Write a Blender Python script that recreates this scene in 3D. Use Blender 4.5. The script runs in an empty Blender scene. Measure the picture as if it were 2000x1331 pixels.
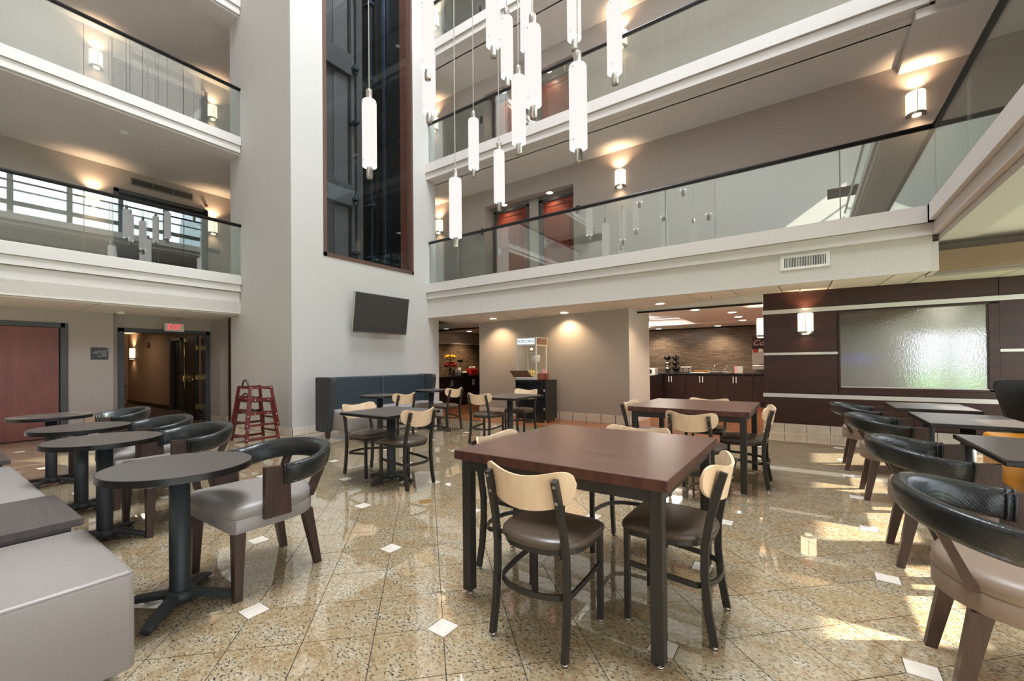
import bpy, bmesh, math, random
from mathutils import Vector, Matrix
random.seed(7)
PI = math.pi
sc = bpy.context.scene
C = sc.collection

# ------------------------------------------------------------------ camera
FPX, CX, CY = 839.723, 973.860, 701.895
YAW, PITCH, ROLL = math.radians(35.4798), math.radians(0.43659), math.radians(-0.51768)
EYE = Vector((0, 0, 1.22))
fw = Vector((-math.sin(YAW), math.cos(YAW), 0)); rt = Vector((math.cos(YAW), math.sin(YAW), 0)); up = Vector((0, 0, 1))
f2 = fw * math.cos(PITCH) + up * math.sin(PITCH); u2 = up * math.cos(PITCH) - fw * math.sin(PITCH)
r3 = rt * math.cos(ROLL) + u2 * math.sin(ROLL); u3 = u2 * math.cos(ROLL) - rt * math.sin(ROLL)
cd = bpy.data.cameras.new('camera'); cam = bpy.data.objects.new('camera', cd); C.objects.link(cam)
m = Matrix((r3, u3, -f2)).transposed().to_4x4(); m.translation = EYE
cam.matrix_world = m
cd.sensor_fit = 'HORIZONTAL'; cd.sensor_width = 36.0; cd.lens = FPX * 36.0 / 2000.0
cd.shift_x = (1000 - CX) / 2000.0; cd.shift_y = (CY - 665.5) / 2000.0
cd.clip_start = 0.05; cd.clip_end = 400
sc.camera = cam

# ------------------------------------------------------------------ world, sun, exposure
w = bpy.data.worlds.new('world'); sc.world = w; w.use_nodes = True
nt = w.node_tree; nt.nodes.clear()
out = nt.nodes.new('ShaderNodeOutputWorld'); bg = nt.nodes.new('ShaderNodeBackground')
tc = nt.nodes.new('ShaderNodeTexCoord'); sep = nt.nodes.new('ShaderNodeSeparateXYZ'); rp = nt.nodes.new('ShaderNodeValToRGB')
nt.links.new(tc.outputs['Generated'], sep.inputs[0]); nt.links.new(sep.outputs['Z'], rp.inputs[0])
rp.color_ramp.elements[0].position = 0.0; rp.color_ramp.elements[0].color = (0.86, 0.92, 1.0, 1)
rp.color_ramp.elements[1].position = 1.0; rp.color_ramp.elements[1].color = (0.55, 0.74, 1.0, 1)
nt.links.new(rp.outputs[0], bg.inputs['Color']); bg.inputs['Strength'].default_value = 2.3
nt.links.new(bg.outputs[0], out.inputs['Surface'])
sc.view_settings.view_transform = 'Standard'
try: sc.view_settings.look = 'None'
except Exception: pass
sc.view_settings.gamma = 1.0; sc.view_settings.use_curve_mapping = False
sc.view_settings.exposure = 0.40

def lamp(name, kind, loc, energy, color=(1, 1, 1), **kw):
    ld = bpy.data.lights.new(name, kind); ld.energy = energy; ld.color = color
    o = bpy.data.objects.new(name, ld); C.objects.link(o); o.location = loc
    for k, v in kw.items(): setattr(ld, k, v)
    return o
def aim(o, d):
    o.rotation_euler = Vector(d).to_track_quat('-Z', 'Y').to_euler()
SUN_DIR = Vector((-0.868, -0.497, -0.60))
sun = lamp('sun', 'SUN', (12, 8, 14), 19.0, (1.0, 0.95, 0.86), angle=math.radians(0.9)); aim(sun, SUN_DIR)
# area lamps added to strengthen daylight at the window openings (east clerestory, skylight)
a = lamp('daylight_east', 'AREA', (3.45, 1.0, 7.8), 470, (0.86, 0.93, 1.0), shape='RECTANGLE', size=12.0, size_y=3.3); aim(a, (-1, 0, -0.25))
a = lamp('daylight_sky', 'AREA', (-2.6, 3.5, 16.5), 2300, (0.88, 0.94, 1.0), shape='RECTANGLE', size=5.0, size_y=5.0); aim(a, (0, 0, -1))
a = lamp('daylight_east_low', 'AREA', (3.25, 2.5, 1.4), 90, (0.88, 0.94, 1.0), shape='RECTANGLE', size=11.0, size_y=1.7); aim(a, (-1, 0, 0))

# ------------------------------------------------------------------ materials
def lin(h):
    h = h.lstrip('#'); r = []
    for i in (0, 2, 4):
        c = int(h[i:i+2], 16) / 255
        r.append(c / 12.92 if c <= 0.04045 else ((c + 0.055) / 1.055) ** 2.4)
    return (*r, 1)
def mat(name, col, rough=0.5, metal=0.0, emit=None, es=0.0, **kw):
    m = bpy.data.materials.new(name); m.use_nodes = True
    b = m.node_tree.nodes['Principled BSDF']
    if isinstance(col, str): col = lin(col)
    b.inputs['Base Color'].default_value = col
    b.inputs['Roughness'].default_value = rough; b.inputs['Metallic'].default_value = metal
    if emit:
        b.inputs['Emission Color'].default_value = lin(emit); b.inputs['Emission Strength'].default_value = es
    for k, v in kw.items(): b.inputs[k].default_value = v
    return m
def N(m, t, **kw):
    n = m.node_tree.nodes.new('ShaderNode' + t)
    for k, v in kw.items():
        if k in n.inputs.keys(): n.inputs[k].default_value = v
        else: setattr(n, k, v)
    return n
def L(m, a, b): m.node_tree.links.new(a, b)
def ramp(m, fac, stops):
    r = N(m, 'ValToRGB'); L(m, fac, r.inputs[0]); e = r.color_ramp.elements
    while len(e) < len(stops): e.new(0.5)
    for el, (p, c) in zip(e, stops):
        el.position = p; el.color = lin(c) if isinstance(c, str) else (c, c, c, 1)
    return r.outputs[0]
def mixc(m, fac, a, b, mode='MIX'):
    x = N(m, 'Mix', data_type='RGBA', blend_type=mode)
    for s, v in ((0, fac), (6, a), (7, b)):
        if hasattr(v, 'is_output'): L(m, v, x.inputs[s])
        else: x.inputs[s].default_value = v
    return x.outputs[2]
def bump(m, h, strength=0.2, dist=0.01):
    b = N(m, 'Bump', Strength=strength, Distance=dist); L(m, h, b.inputs['Height'])
    L(m, b.outputs[0], m.node_tree.nodes['Principled BSDF'].inputs['Normal'])
def P(m): return m.node_tree.nodes['Principled BSDF']
def noise(m, scale, vec=None, detail=4, rough=0.55):
    n = N(m, 'TexNoise', Scale=scale, Detail=detail, Roughness=rough)
    if vec is not None: L(m, vec, n.inputs['Vector'])
    return n.outputs['Fac']
def wpos(m): return N(m, 'NewGeometry').outputs['Position']
def opos(m): return N(m, 'TexCoord').outputs['Object']
def mapv(m, vec, scale=(1, 1, 1), rot=(0, 0, 0), loc=(0, 0, 0)):
    k = N(m, 'Mapping'); L(m, vec, k.inputs[0]); k.inputs['Scale'].default_value = scale
    k.inputs['Rotation'].default_value = rot; k.inputs['Location'].default_value = loc
    return k.outputs[0]

def plaster(name, c, amt=0.12, sc_=220, rough=0.75):
    m = mat(name, c, rough)
    h = noise(m, sc_, wpos(m), 3); bump(m, h, amt, 0.004)
    big = noise(m, 0.9, wpos(m), 3)
    cc = lin(c); d = tuple(v * 0.94 for v in cc[:3]) + (1,)
    L(m, mixc(m, big, cc, d), P(m).inputs['Base Color'])
    return m
M = {}
M['tower'] = plaster('tower_plaster', '#bebab5', 0.25, 90)
M['taupe'] = plaster('taupe_wall', '#aea29a')
M['taupe_dark'] = plaster('popcorn_wall_paint', '#a59a8f')
M['cream'] = plaster('cream_paint', '#cfc8c2', 0.05, 200, 0.5)
M['beigewall'] = plaster('fascia_plaster', '#c8c1ba', 0.3, 110)
M['ceil'] = plaster('ceiling_paint', '#d6cec8', 0.05)
M['kceil'] = plaster('kitchen_ceiling_white', '#eae6e2', 0.03)
M['panel'] = plaster('ceiling_panel', '#d9d0c6', 0.35, 400, 0.9)
M['hallwall'] = plaster('corridor_wallpaper', '#8f7761', 0.2, 200)
M['blackmetal'] = mat('black_powder_steel', '#37342f', 0.42, 0.35)
M['tablebase'] = mat('black_table_base', '#3b3e40', 0.5, 0.25)
hb = noise(M['tablebase'], 500, opos(M['tablebase']), 2); bump(M['tablebase'], hb, 0.25, 0.001)
M['rail'] = mat('dark_handrail', '#221f1e', 0.35, 0.3)
M['laminate'] = mat('black_laminate', '#4e4844', 0.32)
v = noise(M['laminate'], 90, opos(M['laminate']), 3); L(M['laminate'], ramp(M['laminate'], v, [(0.3, '#453f3b'), (0.7, '#574f4a')]), P(M['laminate']).inputs['Base Color'])
M['edge'] = mat('black_table_edge', '#141414', 0.25)
M['steel'] = mat('brushed_steel', '#b9b3ab', 0.28, 1.0)
M['chrome'] = mat('chrome', '#d8d8d8', 0.12, 1.0)
M['alu'] = mat('aluminium_strip', '#d4d3d0', 0.35, 0.35)
M['handle_steel'] = mat('satin_handle', '#e2e0dc', 0.35, 0.2)
M['brass'] = mat('brass', '#b59a5e', 0.25, 1.0)
M['brownframe'] = mat('brown_window_frame', '#5f463b', 0.4, 0.1)
M['doorframe'] = mat('charcoal_door_frame', '#454648', 0.45)
M['blackdoor'] = mat('black_door_leaf', '#1b1a1a', 0.3)
M['white'] = mat('white_plastic', '#dcd9d2', 0.45)
M['vent'] = mat('vent_grey', '#8e8982', 0.5, 0.2)
M['dark'] = mat('dark_void', '#141312', 0.8)
M['rubber'] = mat('rubber', '#151515', 0.8)
M['black'] = mat('black_gloss', '#121214', 0.15)
M['signblack'] = mat('sign_black', '#2c2d31', 0.4)
M['signtext'] = mat('sign_text', '#c9c7c2', 0.5)
M['screen'] = mat('screen_glass', '#383838', 0.3)
M['shaft'] = mat('shaft_panel', '#373533', 0.55, 0.0)
M['shaft_lt'] = mat('shaft_panel_light', '#454341', 0.5, 0.0)
M['shaft2'] = mat('shaft_rail_black', '#1a1a1b', 0.35, 0.6)
M['gunmetal'] = mat('guide_rail_steel', '#5b6672', 0.25, 0.9)
M['pink'] = mat('pink_paper', '#e8a5a8', 0.6)
M['red'] = mat('red_plastic', '#9e1f1f', 0.3)
M['apple'] = mat('apple_red', '#8c1512', 0.25)
M['banana'] = mat('banana_yellow', '#e8b70e', 0.4)
M['orange'] = mat('bread_orange', '#c87e30', 0.6)
M['popcorn'] = mat('popcorn', '#e8d08a', 0.8)
M['blue'] = mat('blue_plastic', '#2f6fc0', 0.3)
M['yellow'] = mat('yellow_plastic', '#e0c020', 0.3)
M['paper'] = mat('paper_white', '#d8d4cc', 0.6)
M['grass'] = mat('grass', '#5f8a3a', 0.9)
M['asphalt'] = mat('grey_paving', '#8b8a86', 0.9)
M['counter'] = mat('black_granite_top', '#1c1b1c', 0.12)
M['appliance'] = mat('steel_appliance', '#b8b0a4', 0.3, 0.9)
def woodm(name, c1, c2, scale=3.0, rough=0.3, axis=0, stretch=14, coord='obj', spec=None):
    m = mat(name, c1, rough)
    s = [stretch] * 3; s[axis] = 1.0
    vec = mapv(m, opos(m) if coord == 'obj' else wpos(m), tuple(s))
    n = noise(m, scale, vec, 6, 0.6)
    L(m, ramp(m, n, [(0.3, c1), (0.7, c2)]), P(m).inputs['Base Color'])
    return m
M['bistrotop'] = woodm('dark_brown_butcher_top', '#5a4037', '#715448', 2.0, 0.27, 0)
M['tableedge'] = woodm('dark_brown_block_edge', '#3c2019', '#5c3528', 6.0, 0.4, 2, 5)
M['maple'] = woodm('maple_plywood', '#e0bd97', '#edd2b0', 2.5, 0.4, 2, 5)
M['walnut'] = woodm('walnut_leg', '#382620', '#4c372e', 4.0, 0.35, 2)
M['mahogany'] = woodm('mahogany_panel', '#2a120d', '#42211a', 1.6, 0.36, 0, 9, 'world')
M['reddoor'] = woodm('red_wood_door', '#6e3a33', '#84493f', 1.5, 0.42, 2, 5, 'world')
M['roomdoor'] = woodm('cherry_room_door', '#7a3526', '#944836', 1.5, 0.35, 2, 5, 'world')
M['cabinet'] = woodm('espresso_cabinet', '#241512', '#311f1a', 2.0, 0.35, 2)
M['highchair'] = woodm('cherry_highchair', '#4a130d', '#6a2015', 4.0, 0.3, 2)
M['shaftwood'] = woodm('shaft_side_wood', '#4f2f24', '#61392b', 1.5, 0.4, 2, 6, 'world')
M['bench_wood'] = woodm('charcoal_bench_wood', '#423938', '#564b49', 2.5, 0.36, 0)
def leather(name, c, rough=0.38, b=0.15, sc_=350):
    m = mat(name, c, rough); h = noise(m, sc_, opos(m), 2); bump(m, h, b, 0.001); return m
M['brownvinyl'] = leather('brown_vinyl', '#524437', 0.33)
M['greyvinyl'] = leather('grey_taupe_vinyl', '#928a84', 0.4)
M['tanvinyl'] = leather('tan_vinyl', '#8f7b6a', 0.42)
M['teal'] = leather('slate_blue_vinyl', '#2e3a40', 0.35)
M['wingvinyl'] = leather('charcoal_vinyl', '#3a3d3f', 0.4)
M['blackvinyl'] = leather('black_vinyl', '#1c1e1f', 0.33)
M['ochre'] = leather('ochre_vinyl', '#e0952c', 0.4)
m = M['weave'] = mat('woven_black_vinyl', '#1f2122', 0.3)
w1 = N(m, 'TexWave', wave_type='BANDS', bands_direction='DIAGONAL', Scale=40.0, Distortion=0.3)
w2 = N(m, 'TexChecker', Scale=70.0); L(m, opos(m), w1.inputs['Vector']); L(m, opos(m), w2.inputs['Vector'])
mm = N(m, 'Math', operation='MULTIPLY'); L(m, w1.outputs['Fac'], mm.inputs[0]); L(m, w2.outputs['Fac'], mm.inputs[1]); bump(m, mm.outputs[0], 0.3, 0.0018)
# granite floor: colour from world position, cell by cell
def granite(name):
    m = mat(name, '#b89c70', 0.035)
    p = wpos(m)
    a = noise(m, 40, p, 5, 0.7); b_ = noise(m, 5, mapv(m, p, (1, 1.6, 1), (0, 0, 0.8), (3, 1, 0)), 5, 0.65)
    base = ramp(m, a, [(0.36, '#84735a'), (0.46, '#ad9874'), (0.56, '#c2b292'), (0.70, '#d6ccb8')])
    warm = ramp(m, b_, [(0.38, '#c8bea8'), (0.50, '#b7a17a'), (0.62, '#a27a4c')])
    base = mixc(m, 0.42, base, warm)
    d3 = noise(m, 46, mapv(m, p, (1, 1, 1), (0, 0, 0), (17, 3, 0)), 3, 0.65)
    og = ramp(m, d3, [(0.57, 0.0), (0.70, 0.8)])
    base = mixc(m, og, base, lin('#a5713c'))
    d2 = noise(m, 55, mapv(m, p, (1, 1.3, 1), (0, 0, 0.7), (7, 7, 0)), 4, 0.65)
    lt = ramp(m, d2, [(0.57, 0.0), (0.64, 0.75)])
    base = mixc(m, lt, base, lin('#77705f'))
    d = noise(m, 58, mapv(m, p, (1, 1.9, 1), (0, 0, 0.7)), 4, 0.68)
    ad = N(m, 'Math', operation='MULTIPLY_ADD'); L(m, b_, ad.inputs[0]); ad.inputs[1].default_value = -0.22; L(m, d, ad.inputs[2])
    dk = ramp(m, ad.outputs[0], [(0.458, 0.0), (0.505, 1.0)])
    base = mixc(m, dk, base, lin('#33281f'))
    hs = N(m, 'HueSaturation', Saturation=0.98, Value=0.92); L(m, base, hs.inputs['Color']); L(m, hs.outputs[0], P(m).inputs['Base Color']); P(m).inputs['IOR'].default_value = 1.7
    P(m).inputs['Coat Weight'].default_value = 1.0; P(m).inputs['Coat Roughness'].default_value = 0.01; P(m).inputs['Coat IOR'].default_value = 1.65
    return m
M['granite'] = granite('golden_granite')
M['grout'] = mat('grout', '#2a211a', 0.8)
M['marble'] = mat('cream_marble', '#ded2c4', 0.08)
L(M['marble'], ramp(M['marble'], noise(M['marble'], 12, wpos(M['marble']), 5), [(0.3, '#d6c8b8'), (0.7, '#e6dccf')]), P(M['marble']).inputs['Base Color'])
M['basetile'] = mat('beige_base_tile', '#cfc3b2', 0.3)
L(M['basetile'], ramp(M['basetile'], noise(M['basetile'], 8, wpos(M['basetile']), 5), [(0.3, '#c6b9a6'), (0.7, '#d8cdbd')]), P(M['basetile']).inputs['Base Color'])
m = M['lvt'] = mat('wood_plank_floor', '#8a5a38', 0.25)
bt = N(m, 'TexBrick', Scale=1.0, **{'Mortar Size': 0.0025, 'Brick Width': 1.2, 'Row Height': 0.13}); L(m, wpos(m), bt.inputs['Vector'])
bt.inputs['Color1'].default_value = lin('#7a4c30'); bt.inputs['Color2'].default_value = lin('#a4714a'); bt.inputs['Mortar'].default_value = lin('#4a2c1c')
gn = ramp(m, noise(m, 3, mapv(m, wpos(m), (1.2, 14, 1)), 5), [(0.3, '#b59a86'), (0.7, '#ffffff')])
L(m, mixc(m, 1.0, bt.outputs['Color'], gn, 'MULTIPLY'), P(m).inputs['Base Color'])
def bricks(name, axisx):
    m = mat(name, '#7d6650', 0.22)
    s = N(m, 'SeparateXYZ'); L(m, wpos(m), s.inputs[0]); c = N(m, 'CombineXYZ')
    L(m, s.outputs[axisx], c.inputs[0]); L(m, s.outputs[2], c.inputs[1])
    b = N(m, 'TexBrick', Scale=1.0, **{'Mortar Size': 0.004, 'Brick Width': 0.16, 'Row Height': 0.045}); L(m, c.outputs[0], b.inputs['Vector'])
    b.inputs['Color1'].default_value = lin('#7d6d5c'); b.inputs['Color2'].default_value = lin('#625444'); b.inputs['Mortar'].default_value = lin('#4b3a2d')
    L(m, b.outputs['Color'], P(m).inputs['Base Color']); bump(m, b.outputs['Fac'], -0.6, 0.004)
    return m
M['brickY'] = bricks('mosaic_back_wall', 0); M['brickX'] = bricks('mosaic_side_wall', 1)
m = M['carpet'] = mat('patterned_carpet', '#3a2a24', 0.95)
L(m, ramp(m, noise(m, 6, wpos(m), 3), [(0.42, '#221712'), (0.5, '#6a5344'), (0.6, '#3a2a24')]), P(m).inputs['Base Color'])
m = M['gill'] = mat('etched_gold_panel', '#5d4432', 0.5)
# glass: mostly clear, mirror-like towards grazing angles
def glassm(name, tint, base=0.17, rough=0.0, graze=0.8):
    m = bpy.data.materials.new(name); m.use_nodes = True; n = m.node_tree.nodes; n.clear()
    o = n.new('ShaderNodeOutputMaterial'); t = n.new('ShaderNodeBsdfTransparent'); g = n.new('ShaderNodeBsdfGlossy'); x = n.new('ShaderNodeMixShader')
    t.inputs[0].default_value = tint; g.inputs['Roughness'].default_value = rough; g.inputs[0].default_value = (0.95, 1, 0.98, 1)
    lw = n.new('ShaderNodeLayerWeight'); lw.inputs[0].default_value = 0.5
    pw = n.new('ShaderNodeMath'); pw.operation = 'POWER'; pw.inputs[1].default_value = 3.5
    ml = n.new('ShaderNodeMath'); ml.operation = 'MULTIPLY_ADD'; ml.inputs[1].default_value = graze; ml.inputs[2].default_value = base
    k = m.node_tree.links
    k.new(lw.outputs['Facing'], pw.inputs[0]); k.new(pw.outputs[0], ml.inputs[0]); k.new(ml.outputs[0], x.inputs[0])
    k.new(t.outputs[0], x.inputs[1]); k.new(g.outputs[0], x.inputs[2]); k.new(x.outputs[0], o.inputs['Surface'])
    return m
M['glass'] = glassm('balustrade_glass', (0.90, 0.945, 0.925, 1))
M['glassedge'] = mat('glass_edge', '#9fb5ad', 0.2)
M['clear'] = glassm('clear_glass', (0.97, 0.985, 0.98, 1), 0.04, 0.0, 0.4)
M['shaftglass'] = glassm('shaft_glass', (0.93, 0.95, 0.96, 1), 0.012, 0.0, 0.05)
m = M['rain'] = mat('patterned_privacy_glass', '#e4e6e6', 0.05)
P(m).inputs['Transmission Weight'].default_value = 1.0; P(m).inputs['IOR'].default_value = 1.25
n1 = noise(m, 1.0, mapv(m, wpos(m), (95, 95, 30), (0, 0.45, 0)), 3, 0.6); bump(m, n1, 0.55, 0.009)
def emis(name, c, s):
    m = bpy.data.materials.new(name); m.use_nodes = True; n = m.node_tree.nodes; n.clear()
    o = n.new('ShaderNodeOutputMaterial'); e = n.new('ShaderNodeEmission'); e.inputs[0].default_value = lin(c); e.inputs[1].default_value = s
    m.node_tree.links.new(e.outputs[0], o.inputs[0]); return m
M['shade'] = emis('pendant_acrylic_lit', '#fff4f0', 0.80)
M['shadeend'] = emis('pendant_end_lit', '#ffffff', 1.8)
M['sconce'] = emis('sconce_acrylic_lit', '#ffe2b8', 1.9)
M['exit'] = emis('exit_red_lit', '#ff3040', 1.6)
M['down'] = emis('downlight_lit', '#fff0dc', 6.0)
M['marquee'] = emis('lit_marquee', '#dfe6ee', 1.0)
M['bulb'] = emis('bulb_lit', '#fff6e8', 60.0)
M['blueled'] = emis('blue_led', '#5060ff', 3.0)

# ------------------------------------------------------------------ mesh helpers
class MB:
    def __init__(s): s.bm = bmesh.new()
    def quad(s, *p):
        return s.bm.faces.new([s.bm.verts.new(q) for q in p])
    def box(s, x0, x1, y0, y1, z0, z1, bev=0.0, seg=2, rz=0, c=None):
        if x0 > x1: x0, x1 = x1, x0
        if y0 > y1: y0, y1 = y1, y0
        mt = Matrix.Translation(((x0+x1)/2, (y0+y1)/2, (z0+z1)/2)) @ Matrix.Diagonal((x1-x0, y1-y0, z1-z0, 1))
        if rz: mt = Matrix.Rotation(rz, 4, 'Z') @ mt
        r = bmesh.ops.create_cube(s.bm, size=1.0, matrix=mt)
        if bev:
            ed = list({e for v in r['verts'] for e in v.link_edges})
            bmesh.ops.bevel(s.bm, geom=ed, offset=bev, segments=seg, affect='EDGES', profile=0.5)
        return s
    def prism(s, pts, z0, z1, top=None, bev=0.0, seg=2):
        n = len(pts); b = [s.bm.verts.new((x, y, z0)) for x, y in pts]; t = [s.bm.verts.new((x, y, z1)) for x, y in (top or pts)]
        fs = [s.bm.faces.new(b[::-1]), s.bm.faces.new(t)]
        for i in range(n):
            fs.append(s.bm.faces.new((b[i], b[(i+1) % n], t[(i+1) % n], t[i])))
        if bev:
            ed = list(fs[1].edges) + list(fs[0].edges)
            bmesh.ops.bevel(s.bm, geom=ed, offset=bev, segments=seg, affect='EDGES', profile=0.5)
        return s
    def hexa(s, b, t):
        """box from 4 bottom and 4 top points (same winding)"""
        b = [s.bm.verts.new(q) for q in b]; t = [s.bm.verts.new(q) for q in t]
        s.bm.faces.new(b[::-1]); s.bm.faces.new(t)
        for i in range(4): s.bm.faces.new((b[i], b[(i+1) % 4], t[(i+1) % 4], t[i]))
        return s
    def cyl(s, p0, p1, r0, r1=None, n=16, caps=True):
        r1 = r0 if r1 is None else r1
        p0, p1 = Vector(p0), Vector(p1); d = (p1 - p0).normalized()
        a = d.orthogonal().normalized(); b = d.cross(a)
        A = [s.bm.verts.new(p0 + (a*math.cos(2*PI*i/n) + b*math.sin(2*PI*i/n))*r0) for i in range(n)]
        B = [s.bm.verts.new(p1 + (a*math.cos(2*PI*i/n) + b*math.sin(2*PI*i/n))*r1) for i in range(n)]
        for i in range(n):
            f = s.bm.faces.new((A[i], A[(i+1) % n], B[(i+1) % n], B[i])); f.smooth = True
        if caps: s.bm.faces.new(A[::-1]); s.bm.faces.new(B)
        return s
    def lathe(s, prof, n=24, c=(0, 0), smooth=True):
        rings = []
        for r, z in prof:
            if r < 1e-5: rings.append([s.bm.verts.new((c[0], c[1], z))])
            else: rings.append([s.bm.verts.new((c[0]+r*math.cos(2*PI*i/n), c[1]+r*math.sin(2*PI*i/n), z)) for i in range(n)])
        for A, B in zip(rings, rings[1:]):
            for i in range(n):
                a = [A[0]] if len(A) == 1 else [A[i], A[(i+1) % n]]
                b = [B[0]] if len(B) == 1 else [B[(i+1) % n], B[i]]
                if len(a) + len(b) >= 3:
                    f = s.bm.faces.new(a + b); f.smooth = smooth
        return s
    def sweep(s, path, sec, closed=False, smooth=False, scale=None, upv=(0, 0, 1)):
        """sec: list of (side, up) offsets. Frames use fixed up vector where possible"""
        path = [Vector(p) for p in path]; n = len(path); U = Vector(upv); rings = []
        for i, p in enumerate(path):
            a = path[i-1] if (i or closed) else p; b = path[(i+1) % n] if (i < n-1 or closed) else p
            t = (b - a).normalized(); sd = t.cross(U)
            sd = sd.normalized() if sd.length > 1e-4 else Vector((1, 0, 0))
            u = sd.cross(t).normalized(); k = scale[i] if scale else 1.0
            rings.append([s.bm.verts.new(p + sd*x*k + u*y*k) for x, y in sec])
        m_ = len(sec)
        for i in range(n if closed else n-1):
            A, B = rings[i], rings[(i+1) % n]
            for j in range(m_):
                f = s.bm.faces.new((A[j], A[(j+1) % m_], B[(j+1) % m_], B[j])); f.smooth = smooth
        if not closed: s.bm.faces.new(rings[0][::-1]); s.bm.faces.new(rings[-1])
        return s
    def tube(s, path, r, n=8, closed=False):
        return s.sweep(path, [(r*math.cos(2*PI*i/n), r*math.sin(2*PI*i/n)) for i in range(n)], closed, True)
    def sphere(s, c, r, sub=2, sc_=(1, 1, 1)):
        mt = Matrix.Translation(c) @ Matrix.Diagonal((r*sc_[0], r*sc_[1], r*sc_[2], 1))
        q = bmesh.ops.create_icosphere(s.bm, subdivisions=sub, radius=1, matrix=mt)
        for v in q['verts']:
            for f in v.link_faces: f.smooth = True
        return s
    def build(s, name, material, parent=None, kind=None, label=None, loc=None, rot=None, smooth=None):
        bmesh.ops.recalc_face_normals(s.bm, faces=s.bm.faces)
        me = bpy.data.meshes.new(name)
        s.bm.to_mesh(me); s.bm.free(); me.materials.append(M[material] if isinstance(material, str) else material)
        if smooth:
            for p in me.polygons: p.use_smooth = True
            try: me.set_sharp_from_angle(angle=math.radians(smooth))
            except Exception: pass
        o = bpy.data.objects.new(name, me); C.objects.link(o)
        if parent is not None: o.parent = parent
        if kind: o['kind'] = kind
        if label: o['label'] = label
        if loc: o.location = loc
        if rot: o.rotation_euler = rot
        return o
def thing(name, label, cat, loc=(0, 0, 0), rz=0.0, group=None):
    o = bpy.data.objects.new(name, None); C.objects.link(o); o.location = loc; o.rotation_euler = (0, 0, rz)
    o.empty_display_size = 0.1
    tag(o, label, cat, group); return o
def tag(o, label, cat, group=None):
    o['label'] = label; o['category'] = cat
    if group: o['group'] = group
    return o
KIDS = {}
def kids(o): return [c for c in bpy.data.objects if c.parent == o]
def dup(root, loc, rz, label, group=None, cache={}):
    if root.name not in cache: cache[root.name] = [(c, kids(c)) for c in kids(root)]
    r = root.copy(); C.objects.link(r); r.location = loc; r.rotation_euler = (0, 0, rz); r['label'] = label
    if group: r['group'] = group
    for c, g in cache[root.name]:
        k = c.copy(); C.objects.link(k); k.parent = r
        for d in g:
            e = d.copy(); C.objects.link(e); e.parent = k
    return r
def place(root, loc, rz, label):
    root.location = loc; root.rotation_euler = (0, 0, rz); root['label'] = label
def struct(name, mb, material, parent=None): 
    return mb.build(name, material, parent, kind='structure' if parent is None else None)
def B(*a, **k): return MB().box(*a, **k)
def text(name, s, size, loc, rot, material, parent=None, depth=0.002, align='CENTER', sx=1.0, shear=0.0):
    cu = bpy.data.curves.new(name, 'FONT'); cu.body = s; cu.size = size; cu.extrude = depth; cu.align_x = align; cu.align_y = 'CENTER'; cu.shear = shear
    to = bpy.data.objects.new(name + '_curve', cu); C.objects.link(to)
    dg = bpy.context.evaluated_depsgraph_get(); me = bpy.data.meshes.new_from_object(to.evaluated_get(dg))
    bpy.data.objects.remove(to); me.materials.clear(); me.materials.append(M[material])
    o = bpy.data.objects.new(name, me); C.objects.link(o); o.location = loc; o.rotation_euler = rot; o.scale = (sx, 1, 1)
    if parent is not None: o.parent = parent
    return o

# ================================================================== STRUCTURE
TX, TY0, TY1 = -7.085, 3.90, 7.41           # tower east face, south face, north end
EX = 3.2                                     # east outside wall
# ---- floor
S = 0.3064; Q = S / math.sqrt(2); AX, AY = -1.374, 1.467; DD = 0.073; G = 0.0019
floor = struct('floor', MB().box(-13.5, EX, -7.2, 9.0, -0.2, -0.0035), 'grout')
def isd(a, b): return (a-b) % 4 == 0 and (b + (a-b)//4) % 2 == 0
def ab2w(a, b): return (AX + (a-b)*Q, AY + (a+b)*Q)
tiles = []
for a in range(-70, 70):
    for b in range(-70, 70):
        x, y = ab2w(a+.5, b+.5)
        if not (-11.0 < x < 3.15 and -1.2 < y < 8.85): continue
        if y > 7.25 and x < -0.8: continue
        if x < TX-0.25 and y > TY0+0.25: continue
        pat = (isd(a, b), isd(a+1, b), isd(a+1, b+1), isd(a, b+1))
        d = Vector((x, y, 0)) - EYE; z = d.dot(f2)
        vis = False
        if z > 0.3:
            px = CX + FPX*d.dot(r3)/z; py = CY - FPX*d.dot(u3)/z
            vis = -80 < px < 2080 and py < 1420
        tiles.append((0 if vis else 1, d.length, a, b, pat))
tiles.sort(key=lambda t: t[:2])
cache = {}
def tilepoly(pat):
    g = G / S; d = (DD + G*1.5) / S; p = []
    cs = [(g, g), (1-g, g), (1-g, 1-g), (g, 1-g)]
    for i, c in enumerate(cs):
        if pat[i]:
            u = {0: [(g, d), (d, g)], 1: [(1-d, g), (1-g, d)], 2: [(1-g, 1-d), (1-d, 1-g)], 3: [(d, 1-g), (g, 1-d)]}[i]; p += u
        else: p.append(c)
    return [((x-.5-(y-.5))*Q, (x-.5+(y-.5))*Q) for x, y in p]
rest = MB()
for i, (v, dl, a, b, pat) in enumerate(tiles):
    x, y = ab2w(a+.5, b+.5)
    if i < 290 and v == 0:
        if pat not in cache:
            o = MB().prism(tilepoly(pat), -0.003, 0.0).build('tile', 'granite', floor); cache[pat] = o
        else:
            o = cache[pat].copy(); C.objects.link(o)
        o.location = (x, y, 0)
    else:
        rest.prism([(x+px, y+py) for px, py in tilepoly(pat)], -0.003, 0.0)
o = rest.build('tile', 'granite', floor); o['kind'] = 'stuff'
dm = None
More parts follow.
